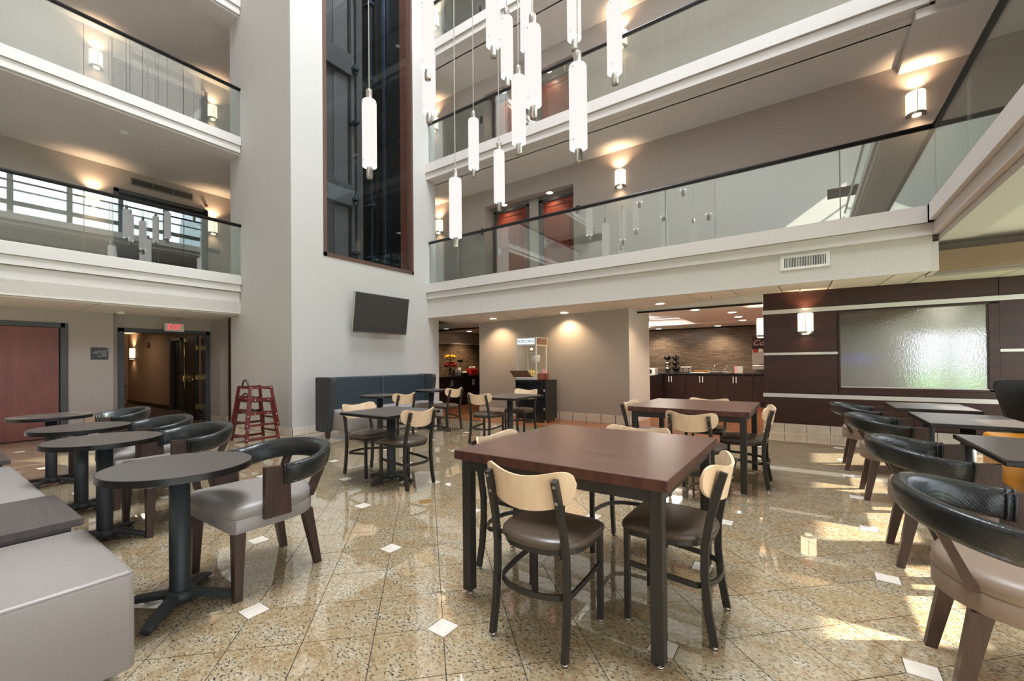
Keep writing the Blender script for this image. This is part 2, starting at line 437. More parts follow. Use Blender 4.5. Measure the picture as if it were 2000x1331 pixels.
for a in range(-70, 70):
    for b in range(-70, 70):
        if not isd(a, b): continue
        x, y = ab2w(a, b)
        if not (-11.0 < x < 3.1 and -1.2 < y < 8.6) or (y > 6.95 and x < -0.8) or (x < TX and y > TY0): continue
        if dm is None:
            k = DD*Q/S
            dm = MB().prism([(-k, -k), (k, -k), (k, k), (-k, k)], -0.003, 0.0002).build('diamond_tile', 'marble', floor); o = dm
        else:
            o = dm.copy(); C.objects.link(o)
        o.location = (x, y, 0)
# round bronze floor plate
o = MB().lathe([(0, 0.002), (0.055, 0.002), (0.062, 0.0)], 24).build('floor_plate', mat('bronze_plate', '#a07a48', 0.4, 0.3)); o.location = (-2.739, 2.712, 0.0005)
tag(o, 'small round bronze cover plate set flush in the granite floor', 'floor plate')
# wood plank floor of the serving area and granite beyond
struct('floor', B(-13.5, -0.62, 7.0, 9.0, -0.19, 0.003), 'lvt')
struct('floor', B(-13.5, -0.0, 9.0, 16.0, -0.19, 0.0029), 'lvt')
struct('floor', B(0.0, EX, 9.0, 15.0, -0.2, 0.0), 'carpet')
struct('floor', B(-18, -10.72, 1.0, 7.0, -0.2, 0.002), 'carpet')
struct('floor', B(-0.6, EX, 8.50, 8.72, -0.003, 0.0015), 'basetile')
o = B(-40, 60, -60, 60, -0.9, -0.25).build('floor', 'grass', kind='structure')
# ---- tower with the elevator window
EY0, EY1, EZ0, ETOP = 4.50, 6.70, 3.19, 16.7
tw = MB()
tw.box(-9.36, TX, TY0, EY0, 0, ETOP); tw.box(-9.36, TX, EY1, TY1, 0, ETOP); tw.box(-9.36, TX, EY0, EY1, 0, EZ0)
struct('wall_tower', tw, 'tower')
struct('wall_shaft', MB().box(-9.1, -8.95, EY0, EY1, EZ0, ETOP), 'shaft')
fr = MB(); W_ = 0.07
fr.box(TX-0.12, TX+0.012, EY0, EY0+W_, EZ0, ETOP); fr.box(TX-0.12, TX+0.012, EY1-W_*0.7, EY1, EZ0, ETOP); fr.box(TX-0.12, TX+0.012, EY0, EY1, EZ0, EZ0+W_)
win = struct('window_1', fr, 'brownframe')
B(TX-0.055, TX-0.05, EY0+W_, EY1-W_, EZ0+W_, ETOP).build('glass_pane', 'shaftglass', win)
struct('trim_shaft', B(TX-0.34, TX-0.11, EY1-0.06, EY1-0.01, EZ0, ETOP), 'shaftwood')
struct('trim_shaft', B(TX-1.85, TX-0.34, EY1-0.03, EY1+0.04, EZ0, ETOP), 'shaft2')
struct('trim_shaft', B(TX-1.6, TX-0.13, EY0, EY0+0.02, EZ0, ETOP), 'shaft2')
# elevator shaft fittings: door backs, headers, brackets, rails
el = thing('elevator_guide_frame', 'dark steel elevator door backs and guide rails inside the glazed shaft', 'elevator')
DYB = 6.0
for k, z0 in enumerate((3.25, 5.27, 8.27)):
    z1 = (4.80, 7.78, 10.8)[k]
    B(-8.5, -8.45, 4.55, DYB, z0, z1, bev=0.004).build('door_back', 'shaft', el)
    B(-8.45, -8.42, 5.62, DYB-0.03, z0, z1-0.05, bev=0.003).build('door_stiffener', 'shaft_lt', el)
    B(-8.5, -8.32, 4.55, DYB+0.03, z1, z1+0.47, bev=0.004).build('header_beam', 'shaft', el)
    for yy in (6.1, 6.55):
        mb = MB(); mb.box(-8.45, -8.2, yy-0.1, yy+0.04, z1+0.12, z1+0.18); mb.box(-8.35, -8.28, yy-0.02, yy+0.05, z1+0.05, z1+0.3, bev=0.01); mb.build('rail_bracket', 'gunmetal', el)
        mb = MB(); mb.box(-8.45, -8.2, yy-0.1, yy+0.04, z1-1.1, z1-1.05); mb.build('rail_bracket', 'gunmetal', el)
for yy, wd, mt_, xx in ((6.04, 0.07, 'shaft_lt', -8.45), (6.22, 0.16, 'shaft', -8.5), (6.50, 0.012, 'gunmetal', -8.3), (6.60, 0.06, 'shaft2', -8.3), (6.615, 0.03, 'gunmetal', -8.0)):
    B(xx, xx+0.08, yy, yy+wd, EZ0, ETOP).build('guide_rail', mt_, el)
# ---- ground floor left: red door wall, exit door wall
RW = -10.40; XW = -10.72; CL = 2.19
wl = MB(); wl.box(RW-0.4, RW-0.101, 0.1, 1.9, 0, CL+0.3); wl.box(RW-0.3, RW, -7, 0.2, 0, CL+0.3); wl.box(RW-0.3, RW, 0.2, 1.737, 1.965, CL+0.3); wl.box(RW-0.32, RW, 1.737, 2.335, 0, CL+0.3)  # first box: added backing that stops light leaking round the door
struct('wall_left', wl, 'taupe')
wl = MB(); wl.box(XW-0.25, XW, 2.33, 2.47, 0, CL+0.3); wl.box(XW-0.25, XW, 2.47, 4.03, 1.95, CL+0.3); wl.box(XW-0.25, XW, 4.03, 4.35, 0, CL+0.3)
struct('wall_left', wl, 'taupe')
struct('wall_left', MB().box(XW, -10.26, 4.06, 4.2, 0, CL+0.3).box(-10.262, -9.74, 4.17, 4.3, 0, CL+0.3).box(-10.262, -9.74, 4.1, 4.17, 2.05, CL+0.3), 'taupe')
struct('trim_3', B(-9.73, -9.47, 4.0, 4.12, 0, CL), 'mahogany')
struct('wall_left', B(-9.47, -9.30, 3.98, 4.3, 0, CL+.3), 'tower')
# red door
d = struct('door_1', MB().box(RW-0.10, RW+0.015, 1.64, 1.737, 0, 1.965, bev=0.004).box(RW-0.10, RW+0.015, 0.2, 1.70, 1.885, 1.965, bev=0.004).box(RW-0.10, RW+0.015, 0.1, 0.2, 0, 1.965, bev=0.004), 'doorframe')
d['label'] = 'wide red-brown wooden door at the left wall in charcoal frame'
B(RW-0.06, RW-0.02, 0.2, 1.625, 0.012, 1.88, bev=0.002).build('door_leaf', 'reddoor', d)
B(RW-0.02, RW+0.01, 0.84, 0.90, 0.82, 0.98, bev=0.01).build('door_handle', 'brass', d)
# exit double door, leaves folded open into corridor
d = struct('door_2', MB().box(XW-0.22, XW+0.02, 2.47, 2.57, 0, 1.95, bev=0.004).box(XW-0.22, XW+0.02, 3.95, 4.04, 0, 1.95, bev=0.004).box(XW-0.22, XW+0.02, 2.47, 4.04, 1.88, 1.955, bev=0.004), 'doorframe')
d['label'] = 'open double doorway below the exit sign with charcoal frame'
lf = B(XW-0.98, XW-0.22, 3.86, 3.905, 0.01, 1.87, bev=0.002).build('door_leaf', 'blackdoor', d)
mb = MB(); mb.cyl((XW-0.85, 3.845, 0.12), (XW-0.85, 3.845, 1.78), 0.008); mb.box(XW-0.88, XW-0.82, 3.83, 3.86, 0.06, 0.14, bev=0.005); mb.box(XW-0.88, XW-0.82, 3.83, 3.86, 1.75, 1.83, bev=0.005); mb.build('flush_bolt_rod', 'brass', lf)
mb = MB(); mb.box(XW-0.9, XW-0.3, 3.80, 3.835, 0.88, 0.93, bev=0.012); mb.box(XW-0.92, XW-0.78, 3.79, 3.86, 0.84, 0.99, bev=0.015); mb.build('panic_bar', 'brass', lf)
for z in (0.3, 0.95, 1.6): B(XW-0.24, XW-0.19, 3.84, 3.955, z-0.05, z+0.05, bev=0.004).build('hinge', 'brass', d)
lf2 = B(XW-0.98, XW-0.22, 2.55, 2.59, 0.01, 1.87, bev=0.002).build('door_leaf', 'blackdoor', d)
MB().cyl((XW-0.3, 2.60, 0.82), (XW-0.3, 2.66, 0.82), 0.03).sphere((XW-0.3, 2.66, 0.82), 0.03).build('door_knob', 'brass', lf2)
# corridor beyond
struct('wall_corridor', MB().box(-18, -10.98, 2.2, 2.34, 0, 2.4), 'hallwall')
struct('wall_corridor', MB().box(-18, -14.2, 4.40, 4.52, 0, 2.4).box(-13.35, -10.97, 4.40, 4.52, 0, 2.4).box(-18.1, -17.95, 2.2, 4.5, 0, 2.4).box(-14.2, -13.35, 4.40, 4.52, 1.95, 2.4), 'hallwall')
struct('ceiling', B(-18, -10.72, 2.2, 4.6, 2.25, 2.4), 'ceil')
struct('baseboard_corridor', MB().box(-17.95, -14.2, 4.37, 4.40, 0, 0.11).box(-13.35, -10.97, 4.37, 4.40, 0, 0.11), 'black')
d = struct('door_12', MB().box(-14.2, -14.12, 4.36, 4.5, 0, 1.95).box(-13.43, -13.35, 4.36, 4.5, 0, 1.95).box(-14.2, -13.35, 4.36, 4.5, 1.88, 1.95), 'doorframe')
lf3 = B(-14.12, -13.43, 4.44, 4.48, 0.01, 1.88).build('door_leaf', 'blackdoor', d); MB().sphere((-13.52, 4.40, 0.9), 0.035).build('door_knob', 'brass', lf3)
o = MB().cyl((-15.95, 4.40, 1.83), (-15.95, 4.34, 1.83), 0.09, 0.07).build('fire_bell', 'brownframe'); tag(o, 'round dark fire bell high on the corridor wall behind the exit door', 'alarm')
q = lamp('corridor_fill', 'AREA', (-15.6, 3.35, 2.22), 11, (1, 0.74, 0.5), size=0.5); aim(q, (0, 0, -1))  # fill lamp added to brighten the dark corridor, no fixture here
q = lamp('corridor_fill', 'AREA', (-12.3, 3.2, 2.22), 5, (1, 0.78, 0.56), size=0.4); aim(q, (0, 0, -1))  # second added corridor fill, nearer the doorway
# left soffit ceiling
lc = struct('ceiling', B(-11.2, -8.95, -7, 4.3, CL+0.02, CL+0.25), 'panel')
for i in range(-4, 4):
    for j in range(3):
        y0 = 4.28 - (i+4)*1.22; 
        B(-8.97-j*0.61-0.605, -8.97-j*0.61-0.005, y0-1.21, y0-0.005, CL, CL+0.02, bev=0.003).build('ceiling_panel', 'panel', lc)
# ---- upper left levels
LB = -11.65
def fascia_left(num, zt, zb, deep):
    """white stepped balcony edge on the left side, plane X=-8.93"""
    mb = MB()
    x = -8.90
    mb.box(x-0.35, x+0.03, -7, 3.893, zt-0.165, zt); mb.box(x-0.35, x, -7, 3.890, zt-0.30, zt-0.172); mb.box(x-0.35, x-0.005, -7, 3.89, zt-0.18, zt-0.16)
    if deep: mb.box(x-0.35, x-0.05, -7, 3.888, zb, zt-0.306); mb.box(x-0.35, x-0.035, -7, 3.889, zb, zb+0.02)
    o = struct('trim_%d' % num, mb, 'cream'); return o
levelsL = [(2.935, 2.215), (5.64, 5.34), (8.35, 8.05), (11.05, 10.75)]
for i, (zt, zb) in enumerate(levelsL):
    fascia_left(10+i, zt, zb, i == 0)
    struct('ceiling' if i else 'ceiling', B(LB-0.2, -9.27, -7, 4.9, zt-0.28 if i else zt-0.4, zt-0.02), 'ceil')
    struct('ceiling', B(-9.27-0.10, -8.96, -7, 3.9, zt-0.325, zt-0.28) if i else B(-9.2, -9.19, -7, 3.9, zt-0.3, zt-0.28), 'ceil')
mb = MB(); mb.box(LB-0.3, LB, -7, 4.95, 2.5, 16.7); mb.box(LB, -9.30, 4.86, 5.0, 2.5, 16.7)
struct('wall_upper_left', mb, 'taupe')
# ---- ground floor right: popcorn wall, kitchen, wood wall
struct('wall_popcorn', MB().box(-6.36, -2.736, 8.13, 8.25, 0, 2.5), 'taupe_dark')
struct('wall_popcorn_side', MB().box(-2.88, -2.735, 8.135, 9.45, 0, 2.5), 'beigewall')
struct('wall_popcorn_side', MB().box(-6.36, -6.22, 8.2, 9.2, 0, 2.5), 'taupe')
struct('wall_tower_back', MB().box(-9.36, -7.09, 7.40, 7.5, 0, 2.5), 'tower')
# baseboards made of tiles
bb = struct('baseboard_popcorn', B(-6.36, -2.74, 8.122, 8.13, 0, 0.17), 'grout')
x = -6.36; t0 = None
while x < -2.80:
    w_ = min(0.30, -2.74-x)
    B(x+0.003, x+w_-0.003, 8.108, 8.124, 0.003, 0.17, bev=0.003).build('base_tile', 'basetile', bb); x += 0.305
bb = struct('baseboard_wood_wall', B(-0.6, EX, 8.70, 8.728, 0, 0.15), 'grout')
x = -0.6
while x < EX-0.05:
    B(x+0.003, min(x+0.302, EX), 8.686, 8.702, 0.003, 0.15, bev=0.003).build('base_tile', 'basetile', bb); x += 0.305
bb = struct('baseboard_tower', MB().box(TX, TX+0.006, TY0, TY1, 0, 0.13).box(-9.3, TX+0.006, TY0-0.006, TY0, 0, 0.13), 'grout')
for i in range(12):
    y = TY0 + i*0.305
    if y < TY1-0.1: B(TX+0.004, TX+0.016, y+0.003, min(y+0.302, TY1), 0.003, 0.13, bev=0.002).build('base_tile', 'basetile', bb)
for i in range(8):
    x = TX - i*0.305
    B(max(x-0.302, -9.36), x-0.003, TY0-0.016, TY0-0.004, 0.003, 0.13, bev=0.002).build('base_tile', 'basetile', bb)
bb = struct('baseboard_left', MB().box(RW, RW+0.006, 1.75, 2.33, 0, 0.11).box(XW, -10.26, 4.05, 4.06, 0, 0.11).box(-10.26, -9.74, 4.155, 4.17, 0, 0.11), 'basetile')
# right soffit ceiling (slightly uneven panels)
def zt_(X):
    P_ = [(-7.2, 2.165), (-6.36, 2.165), (-2.74, 2.235), (-0.6, 2.37), (2.39, 2.32), (3.3, 2.31)]
    for (a, za), (b, zb) in zip(P_, P_[1:]):
        if X <= b: return za + (zb-za)*(max(X, a)-a)/(b-a)
    return 2.31
def zc(X, Y): 
    t = (Y-7.15)/(0.98 if X < -2.74 else 1.58); return 2.262*(1-t) + zt_(X)*t
sc_r = struct('ceiling', MB().hexa([(-9.3, 7.2, 2.30), (EX, 7.2, 2.30), (EX, 9.3, 2.44), (-9.3, 9.3, 2.32)], [(-9.3, 7.2, 2.5), (EX, 7.2, 2.5), (EX, 9.3, 2.5), (-9.3, 9.3, 2.5)]), 'hallwall')
xs = [-7.09, -6.36, -5.15, -3.94, -2.74, -2.13, -1.52, -0.91, -0.3, 0.31, 0.92, 1.24, 2.14, 3.19]
for a, b in zip(xs, xs[1:]):
    rows = [(7.17, 8.14)] if b <= -2.73 else [(7.17 if b < 1.3 else 7.56, 8.0), (8.0, 8.64 if b < -0.5 else 8.74)]
    if b <= -2.73: rows[0] = (7.17, 8.6 if a < -6.4 else 8.14)
    for y0, y1 in rows:
        g = 0.006; g = 0.009; P4 = [(a+g, y0+(g if y0 > 7.2 else 0)), (b-g, y0+(g if y0 > 7.2 else 0)), (b-g, y1-g), (a+g, y1-g)]
        MB().hexa([(x, y, zc(x, y)) for x, y in P4], [(x, y, zc(x, y)+0.03) for x, y in P4]).build('ceiling_panel', 'panel', sc_r)
# kitchen header and ceiling
struct('trim_4', MB().box(-2.735, -0.585, 8.62, 8.70, 2.182, 2.212), 'dark')
struct('trim_8', MB().box(-2.735, -0.585, 8.635, 8.70, 2.212, 2.44), 'ceil')
struct('trim_5', MB().hexa([(-8.6, 8.62, 2.08), (-6.36, 8.62, 2.10), (-6.36, 8.68, 2.10), (-8.6, 8.68, 2.08)], [(-8.6, 8.62, 2.13), (-6.36, 8.62, 2.13), (-6.36, 8.68, 2.13), (-8.6, 8.68, 2.13)]), 'dark')
kc = MB(); kc.box(-9.5, -6.2, 8.6, 14.0, 2.16, 2.3); kc.box(-6.2, -0.0, 8.9, 10.15, 2.2, 2.35); kc.box(-6.2, -0.58, 8.65, 8.9, 2.2, 2.35); kc.box(-2.33, -0.0, 10.15, 12.1, 2.2, 2.35); kc.box(-6.2, -0.0, 12.1, 14.0, 2.18, 2.35); kc.box(-6.2, -2.3, 10.1, 12.15, 2.36, 2.46)
struct('ceiling', kc, 'kceil')
struct('wall_kitchen', MB().box(-4.6, -1.08, 13.62, 13.75, 0, 2.3), 'brickY')
struct('wall_kitchen', MB().box(-1.08, -0.02, 13.60, 13.75, 0, 2.4), 'taupe')
struct('trim_6', B(-4.3, -1.08, 13.58, 13.62, 2.145, 2.18), 'dark')
struct('wall_kitchen_side', MB().box(-0.12, -0.02, 8.8, 13.7, 0, 2.4), 'taupe')
LK = -8.7
struct('wall_kitchen_left', MB().box(LK-0.1, LK, 7.5, 13.7, 0, 1.79), 'brickX')
struct('wall_kitchen_left', MB().box(LK-0.1, LK, 7.5, 13.7, 1.82, 2.4), 'taupe')
struct('trim_7', B(LK-0.05, LK+0.03, 7.5, 13.7, 1.79, 1.82), 'cream')
struct('wall_kitchen_left', MB().box(LK-0.1, -4.5, 13.7, 13.8, 0, 2.4).box(-4.6, -4.5, 9.2, 13.7, 0, 2.4).box(-6.3, -6.2, 9.2, 13.7, 0, 2.4), 'taupe')
# wood wall
ww = MB(); ww.box(-0.58, 0.44, 8.76, 8.9, 0, 2.44); ww.box(2.13, EX, 8.76, 8.9, 0, 2.44); ww.box(0.44, 2.13, 8.76, 8.9, 0, 0.76); ww.box(0.44, 2.13, 8.76, 8.9, 1.975, 2.44)
wwo = struct('wall_wood', ww, 'mahogany')
def wp(x0, x1, z0, z1, nm='wall_panel', mt_='mahogany', y=8.735): return B(x0+0.003, x1-0.003, y, 8.762, z0, z1, bev=0.003).build(nm, mt_, wwo)
for x0, x1 in ((-0.585, 2.16), (2.16, EX)): wp(x0, x1, 2.075, 2.39)
for x0, x1 in ((-0.585, 0.43), (2.16, EX)):
    wp(x0, x1, 1.345, 2.0); wp(x0, x1, 0.655, 1.30); wp(x0, x1, 1.302, 1.343, 'metal_strip', 'alu', 8.722)
wp(0.43, 2.16, 0.655, 0.74)
for x0, x1 in ((-0.585, 1.3), (1.3, EX)): wp(x0, x1, 0.15, 0.585)
wp(-0.60, EX, 2.003, 2.072, 'metal_strip', 'alu', 8.72); wp(-0.60, EX, 0.588, 0.652, 'metal_strip', 'alu', 8.71)
wn = struct('window_2', MB().box(0.43, 0.46, 8.72, 8.84, 0.75, 1.985, bev=0.003).box(2.06, 2.16, 8.72, 8.84, 0.75, 1.985, bev=0.003).box(0.43, 2.16, 8.72, 8.84, 0.74, 0.775, bev=0.003).box(0.43, 2.16, 8.72, 8.84, 1.965, 1.99, bev=0.003), 'mahogany')
B(0.46, 2.06, 8.775, 8.785, 0.775, 1.965).build('glass_pane', 'rain', wn)
B(0.46, 2.06, 8.73, 8.775, 0.772, 0.79).build('window_stop', 'alu', wn)
# room behind the patterned window
rr = MB(); rr.box(-0.0, 2.05, 12.5, 12.6, 0, 2.6); rr.box(2.05, 3.1, 12.5, 12.6, 0, 0.5); rr.box(2.05, 3.1, 12.5, 12.6, 1.75, 2.6); rr.box(2.42, 2.50, 12.5, 12.6, 0, 2.6)
struct('wall_lounge', rr, 'tower'); struct('ceiling', B(-0.0, EX, 8.9, 12.6, 2.45, 2.6), 'ceil')
for xx in (1.35, 2.0): o = B(xx, xx+0.12, 11.0, 11.12, 0, 2.45).build('column', 'white'); tag(o, 'white column in the room behind the patterned glass, %s one' % ('left' if xx < 1.5 else 'right'), 'column')
struct('ceiling', B(0.0, 1.5, 9.4, 12.4, 2.0, 2.45), 'hallwall')
o = MB().sphere((0.97, 12.49, 1.22), 0.035).build('indicator_light', 'blueled'); tag(o, 'small blue indicator light seen through the patterned window', 'light')
a = lamp('kitchen_tray_fill', 'AREA', (-3.4, 11.1, 2.33), 75, (1, 0.9, 0.78), size=1.6); aim(a, (0, 0, -1))  # fill added inside the ceiling tray to lift the dark kitchen
a = lamp('lounge_fill', 'AREA', (2.4, 10.6, 2.43), 40, (1, 0.97, 0.92), size=1.6); aim(a, (0, 0, -1))  # added fill brightening the room behind the patterned glass
# ---- right balcony fascia, level 2 (deep) and above
lev = [(3.035, 2.262), (5.80, 5.39), (8.545, 8.15), (11.3, 10.9)]
XR = 1.25
for i, (zt, zb) in enumerate(lev):
    mb = MB()
    e = XR-0.03
    mb.box(TX-0.1, e, 7.08, 7.5, zt-0.20, zt); mb.box(TX-0.1, e+0.04, 7.115, 7.5, zt-0.345, zt-0.205)
    if i < 2: mb.box(e-0.02, e+0.4, -7, 7.1, zt-0.20, zt); mb.box(e+0.03, e+0.4, -7, 7.13, zt-0.345, zt-0.205)
    mb.box(e-0.02, e+0.4, 7.0, 7.5, zt-0.2, zt)
    if i < 2: mb.box(e+0.085, e+0.4, -7, 7.2, zt-0.42, zt-0.35)
    mb.box(TX-0.1, e, 7.13, 7.5, zt-0.21, zt-0.19)
    struct('trim_%d' % (20+i), mb, 'cream')
    struct('ceiling', MB().box(TX-4.5, EX+0.1, 7.42, 8.8, zt-0.36, zt-0.02).box(TX, EX+0.1, 7.3, 7.45, zt-0.36, zt-0.02).box(e+0.12, EX+0.1, -7 if i < 2 else 6.9, 7.6, zt-0.40, zt-0.02), 'ceil')
    if i:   # lowered corridor ceiling at the corner
        struct('ceiling', MB().box(1.14, EX, 7.15, 8.45, zt-0.48, zt-0.37), 'ceil')
    else:
        struct('wall_fascia', MB().box(TX-0.02, XR-0.002, 7.15, 7.19, zb, zt-0.34).box(TX-0.02, XR-0.004, 7.14, 7.152, zb, zb+0.018).box(XR-0.002, XR+0.05, 7.146, 7.535, zb, zt-0.425), 'beigewall')
struct('wall_bulkhead', MB().box(XR+0.03, EX, 7.54, 7.66, 2.262, 2.8).box(XR+0.0, EX, 7.53, 7.6, 2.25, 2.275), 'taupe')
# upper right walls with alcoves for the room doors
RWY = 8.4
for i, (zt, zb) in enumerate(lev[:3]):
    z1 = lev[i+1][0]-0.3
    mb = MB(); mb.box(TX-5, -6.36, RWY, RWY+0.2, zt-0.1, z1); mb.box(-3.99, EX, RWY, RWY+0.2, zt-0.1, z1); mb.box(-6.36, -3.99, RWY, RWY+0.2, zt+2.0, z1)
    mb.box(-6.5, -3.85, RWY+0.36, RWY+0.5, zt-0.1, z1); mb.box(-5.26, -5.02, RWY+0.28, RWY+0.4, zt-0.1, z1)
    mb.box(-6.5, -6.362, RWY+0.19, RWY+0.4, zt-0.1, z1); mb.box(-3.988, -3.85, RWY+0.19, RWY+0.4, zt-0.1, z1)
    struct('wall_upper_right', mb, 'taupe')
    for k, (x0, x1) in enumerate(((-6.30, -5.28), (-5.0, -4.08))):
        f = MB(); y0 = RWY+0.29; y1 = RWY+0.37
        f.box(x0, x0+0.09, y0, y1, zt, zt+1.94, bev=0.004); f.box(x1-0.06, x1, y0, y1, zt, zt+1.94, bev=0.004); f.box(x0, x1, y0, y1, zt+1.88, zt+1.94, bev=0.004)
        dd = struct('door_%d' % (3+i*2+k), f, 'doorframe')
        dd['label'] = '%s cherry wood guest room door on %s gallery' % (('left', 'right')[k], ('first', 'second', 'third')[i])
        lf = B(x0+0.09, x1-0.06, y0+0.035, y0+0.07, zt+0.005, zt+1.88).build('door_leaf', 'roomdoor', dd)
        for (a0, a1, b0, b1) in ((0.12, 0.88, 0.12, 0.9), (0.12, 0.88, 1.0, 1.78)):
            wl_ = x1-x0-0.15; u0 = x0+0.09+wl_*a0; u1 = x0+0.09+wl_*a1
            f = MB(); y = y0+0.02
            f.box(u0, u1, y, y0+0.036, zt+b0, zt+b0+0.02); f.box(u0, u1, y, y0+0.036, zt+b1-0.02, zt+b1); f.box(u0, u0+0.02, y, y0+0.036, zt+b0, zt+b1); f.box(u1-0.02, u1, y, y0+0.036, zt+b0, zt+b1)
            f.build('panel_moulding', 'roomdoor', lf)
        f = MB(); f.box(x0+0.12, x0+0.19, y0-0.005, y0+0.036, zt+0.83, zt+1.03, bev=0.006); f.cyl((x0+0.155, y0-0.04, zt+0.88), (x0+0.27, y0-0.04, zt+0.88), 0.011)
        f.build('door_lock', 'steel', lf)
        if i == 0 and k == 0:
            f = B(x0+0.12, x0+0.20, y0-0.055, y0-0.05, zt+0.58, zt+0.80, bev=0.001).build('door_hanger', 'red'); tag(f, 'red and white do-not-disturb hanger on a guest room door lever', 'door hanger')
        o = B(x0-0.17+(0.25 if k else 0)-(0.05 if k else 0.0), x0-0.12+(0.2 if k else 0), RWY-0.012, RWY-0.001, zt+1.33, zt+1.5, bev=0.002).build('room_sign', 'signblack') if k == 0 else B(-3.93, -3.84, RWY-0.012, RWY-0.001, zt+1.33, zt+1.5, bev=0.002).build('room_sign', 'signblack')
        tag(o, 'small dark room number sign %s of the door alcove on the %s gallery' % (('left', 'right')[k], ('first', 'second', 'third')[i]), 'sign')
        dl = MB().lathe([(0, 0.0), (0.075, 0.0)], 20).lathe([(0.075, 0.002), (0.095, -0.004), (0.1, 0.004)], 20)
        o = thing('downlight', 'round recessed downlight above the %s room door, %s gallery' % (('left', 'right')[k], ('first', 'second', 'third')[i]), 'light', ((x0+x1)/2-0.1, RWY+0.15, zt+1.995), 0, 'alcove downlights')
        MB().lathe([(0.07, 0.0), (0.09, -0.006), (0.095, 0.0)], 20).build('trim_ring', 'white', o); MB().lathe([(0, -0.001), (0.07, -0.001)], 20).build('lens', 'down', o)
        q = lamp('alcove_lamp', 'SPOT', ((x0+x1)/2-0.1, RWY+0.15, zt+1.97), 10, (1, 0.78, 0.55), spot_size=1.9, spot_blend=0.6, shadow_soft_size=0.05); aim(q, (0, 0.1, -1))
struct('wall_upper_right', MB().box(TX-5, EX, 8.4, 8.6, 10.9, 16.7), 'taupe')
# ---- roof with skylight, outer walls
rf = MB(); rf.box(-12, -5.2, -7.2, 9, 16.7, 16.9); rf.box(0, EX+0.2, -7.2, 9, 16.7, 16.9); rf.box(-5.2, 0, 6, 9, 16.7, 16.9); rf.box(-5.2, 0, -7.2, -0.8, 16.7, 16.9)
for i in range(1, 5): y = -0.8 + i*6.8/5; rf.box(-5.2, 0, y-0.06, y+0.06, 16.65, 16.8)
for i in range(1, 4): x = -5.2 + i*5.2/4; rf.box(x-0.06, x+0.06, -0.8, 6, 16.65, 16.8)
struct('ceiling', rf, 'ceil')
e = MB(); e.box(EX, EX+0.2, -7.2, 9, 2.3, 5.95); e.box(EX, EX+0.2, -7.2, 9, 9.6, 16.8); e.box(EX, EX+0.2, -7.2, 15, 0, 0.3)
e.box(EX, EX+0.2, 8.4, 9, 6.6, 12)
for i in range(-6, 5):
    y0 = 5.49 + i*1.28 + 0.86
    e.box(EX, EX+0.2, y0+0.06, y0+0.36, 0.3, 2.35)
e.box(EX, EX+0.2, 9.0, 9.6, 0.3, 2.5); e.box(EX, EX+0.2, 12.4, 15, 0.3, 2.5); e.box(EX, EX+0.2, 9, 15, 2.2, 2.6)
struct('wall_east', e, 'taupe')
wm = MB()
for i in range(10): y = -6.23 + i*1.4; wm.box(EX+0.02, EX+0.14, y-0.07, y+0.07, 5.95, 9.6)
for z, h_ in ((5.98, 0.04), (6.62, 0.07), (7.05, 0.018), (8.1, 0.06), (8.6, 0.018), (9.56, 0.06)): wm.box(EX+0.03, EX+0.13, -7, 8.4, z-h_, z+h_)
struct('window_3', wm, 'doorframe')
s_ = MB(); s_.box(-13, EX+0.2, -7.4, -7.2, 7.6, 16.8); s_.box(-13, -8.3, -7.4, -7.2, 0, 8); s_.box(0.8, EX+0.2, -7.4, -7.2, 0, 8); s_.box(-8.3, 0.8, -7.4, -7.2, 0, 7.6)
struct('wall_south', s_, 'cream')
# gallery band crossing the atrium behind the viewer
for i, (zt, zb) in enumerate(lev[:2]):
    struct('trim_%d' % (30+i), MB().box(-9, 1.3, -5.6, -5.0, zt-0.2, zt).box(-9, 1.3, -5.6, -5.06, zt-0.7, zt-0.2), 'cream')

# ================================================================== RAILINGS
def railing(label, runs, z0, h=0.99):
    """runs: list of (axis, const, [joints]) along X ('x') or Y ('y')"""
    r = thing('glass_balustrade', label, 'railing')
    for ax, c, js in runs:
        for a, b in zip(js, js[1:]):
            g = 0.006
            if ax == 'x': B(a+g, b-g, c-0.006, c+0.006, z0+0.005, z0+h-0.03).build('glass_pane', 'glass', r)
            else: B(c-0.006, c+0.006, a+g, b-g, z0+0.005, z0+h-0.03).build('glass_pane', 'glass', r)
        a, b = js[0], js[-1]
        if ax == 'x':
            MB().sweep([(a, c, z0+h-0.02), (b+0.02, c, z0+h-0.02)], [(0.036*math.cos(t), 0.032*math.sin(t)) for t in [2*PI*i/12 for i in range(12)]], smooth=True).build('handrail', 'rail', r)
            B(a, b, c-0.02, c+0.02, z0, z0+0.02).build('glass_shoe', 'cream', r)
        else:
            MB().sweep([(c, a, z0+h-0.02), (c, b+0.02, z0+h-0.02)], [(0.036*math.cos(t), 0.032*math.sin(t)) for t in [2*PI*i/12 for i in range(12)]], smooth=True).build('handrail', 'rail', r)
            B(c-0.02, c+0.02, a, b, z0, z0+0.02).build('glass_shoe', 'cream', r)
    return r
railing('glass balustrade of the first gallery on the right, pendants mirrored in it', [('x', 7.2, [-7.07, -6.22, -4.01, -1.80, 0.40, 1.30]), ('y', 1.30, [-6.5, -4.0, -2.7, -1.35, 0, 1.33, 2.66, 4.62, 5.956, 7.19])], 3.035)
railing('glass balustrade of the second gallery on the right, behind the pendant lamps', [('x', 7.2, [-7.07, -6.22, -4.891, -3.568, -2.257, -0.93, 0.399, 1.3]), ('y', 1.30, [-6.5, -2.7, 0, 2.66, 5.3, 7.19])], 5.80)
railing('glass balustrade of the third gallery at the top edge of the picture', [('x', 7.2, [-7.07, -6.22, -4.891, -3.568, -2.257, -0.93, 0.399, 1.3])], 8.545)
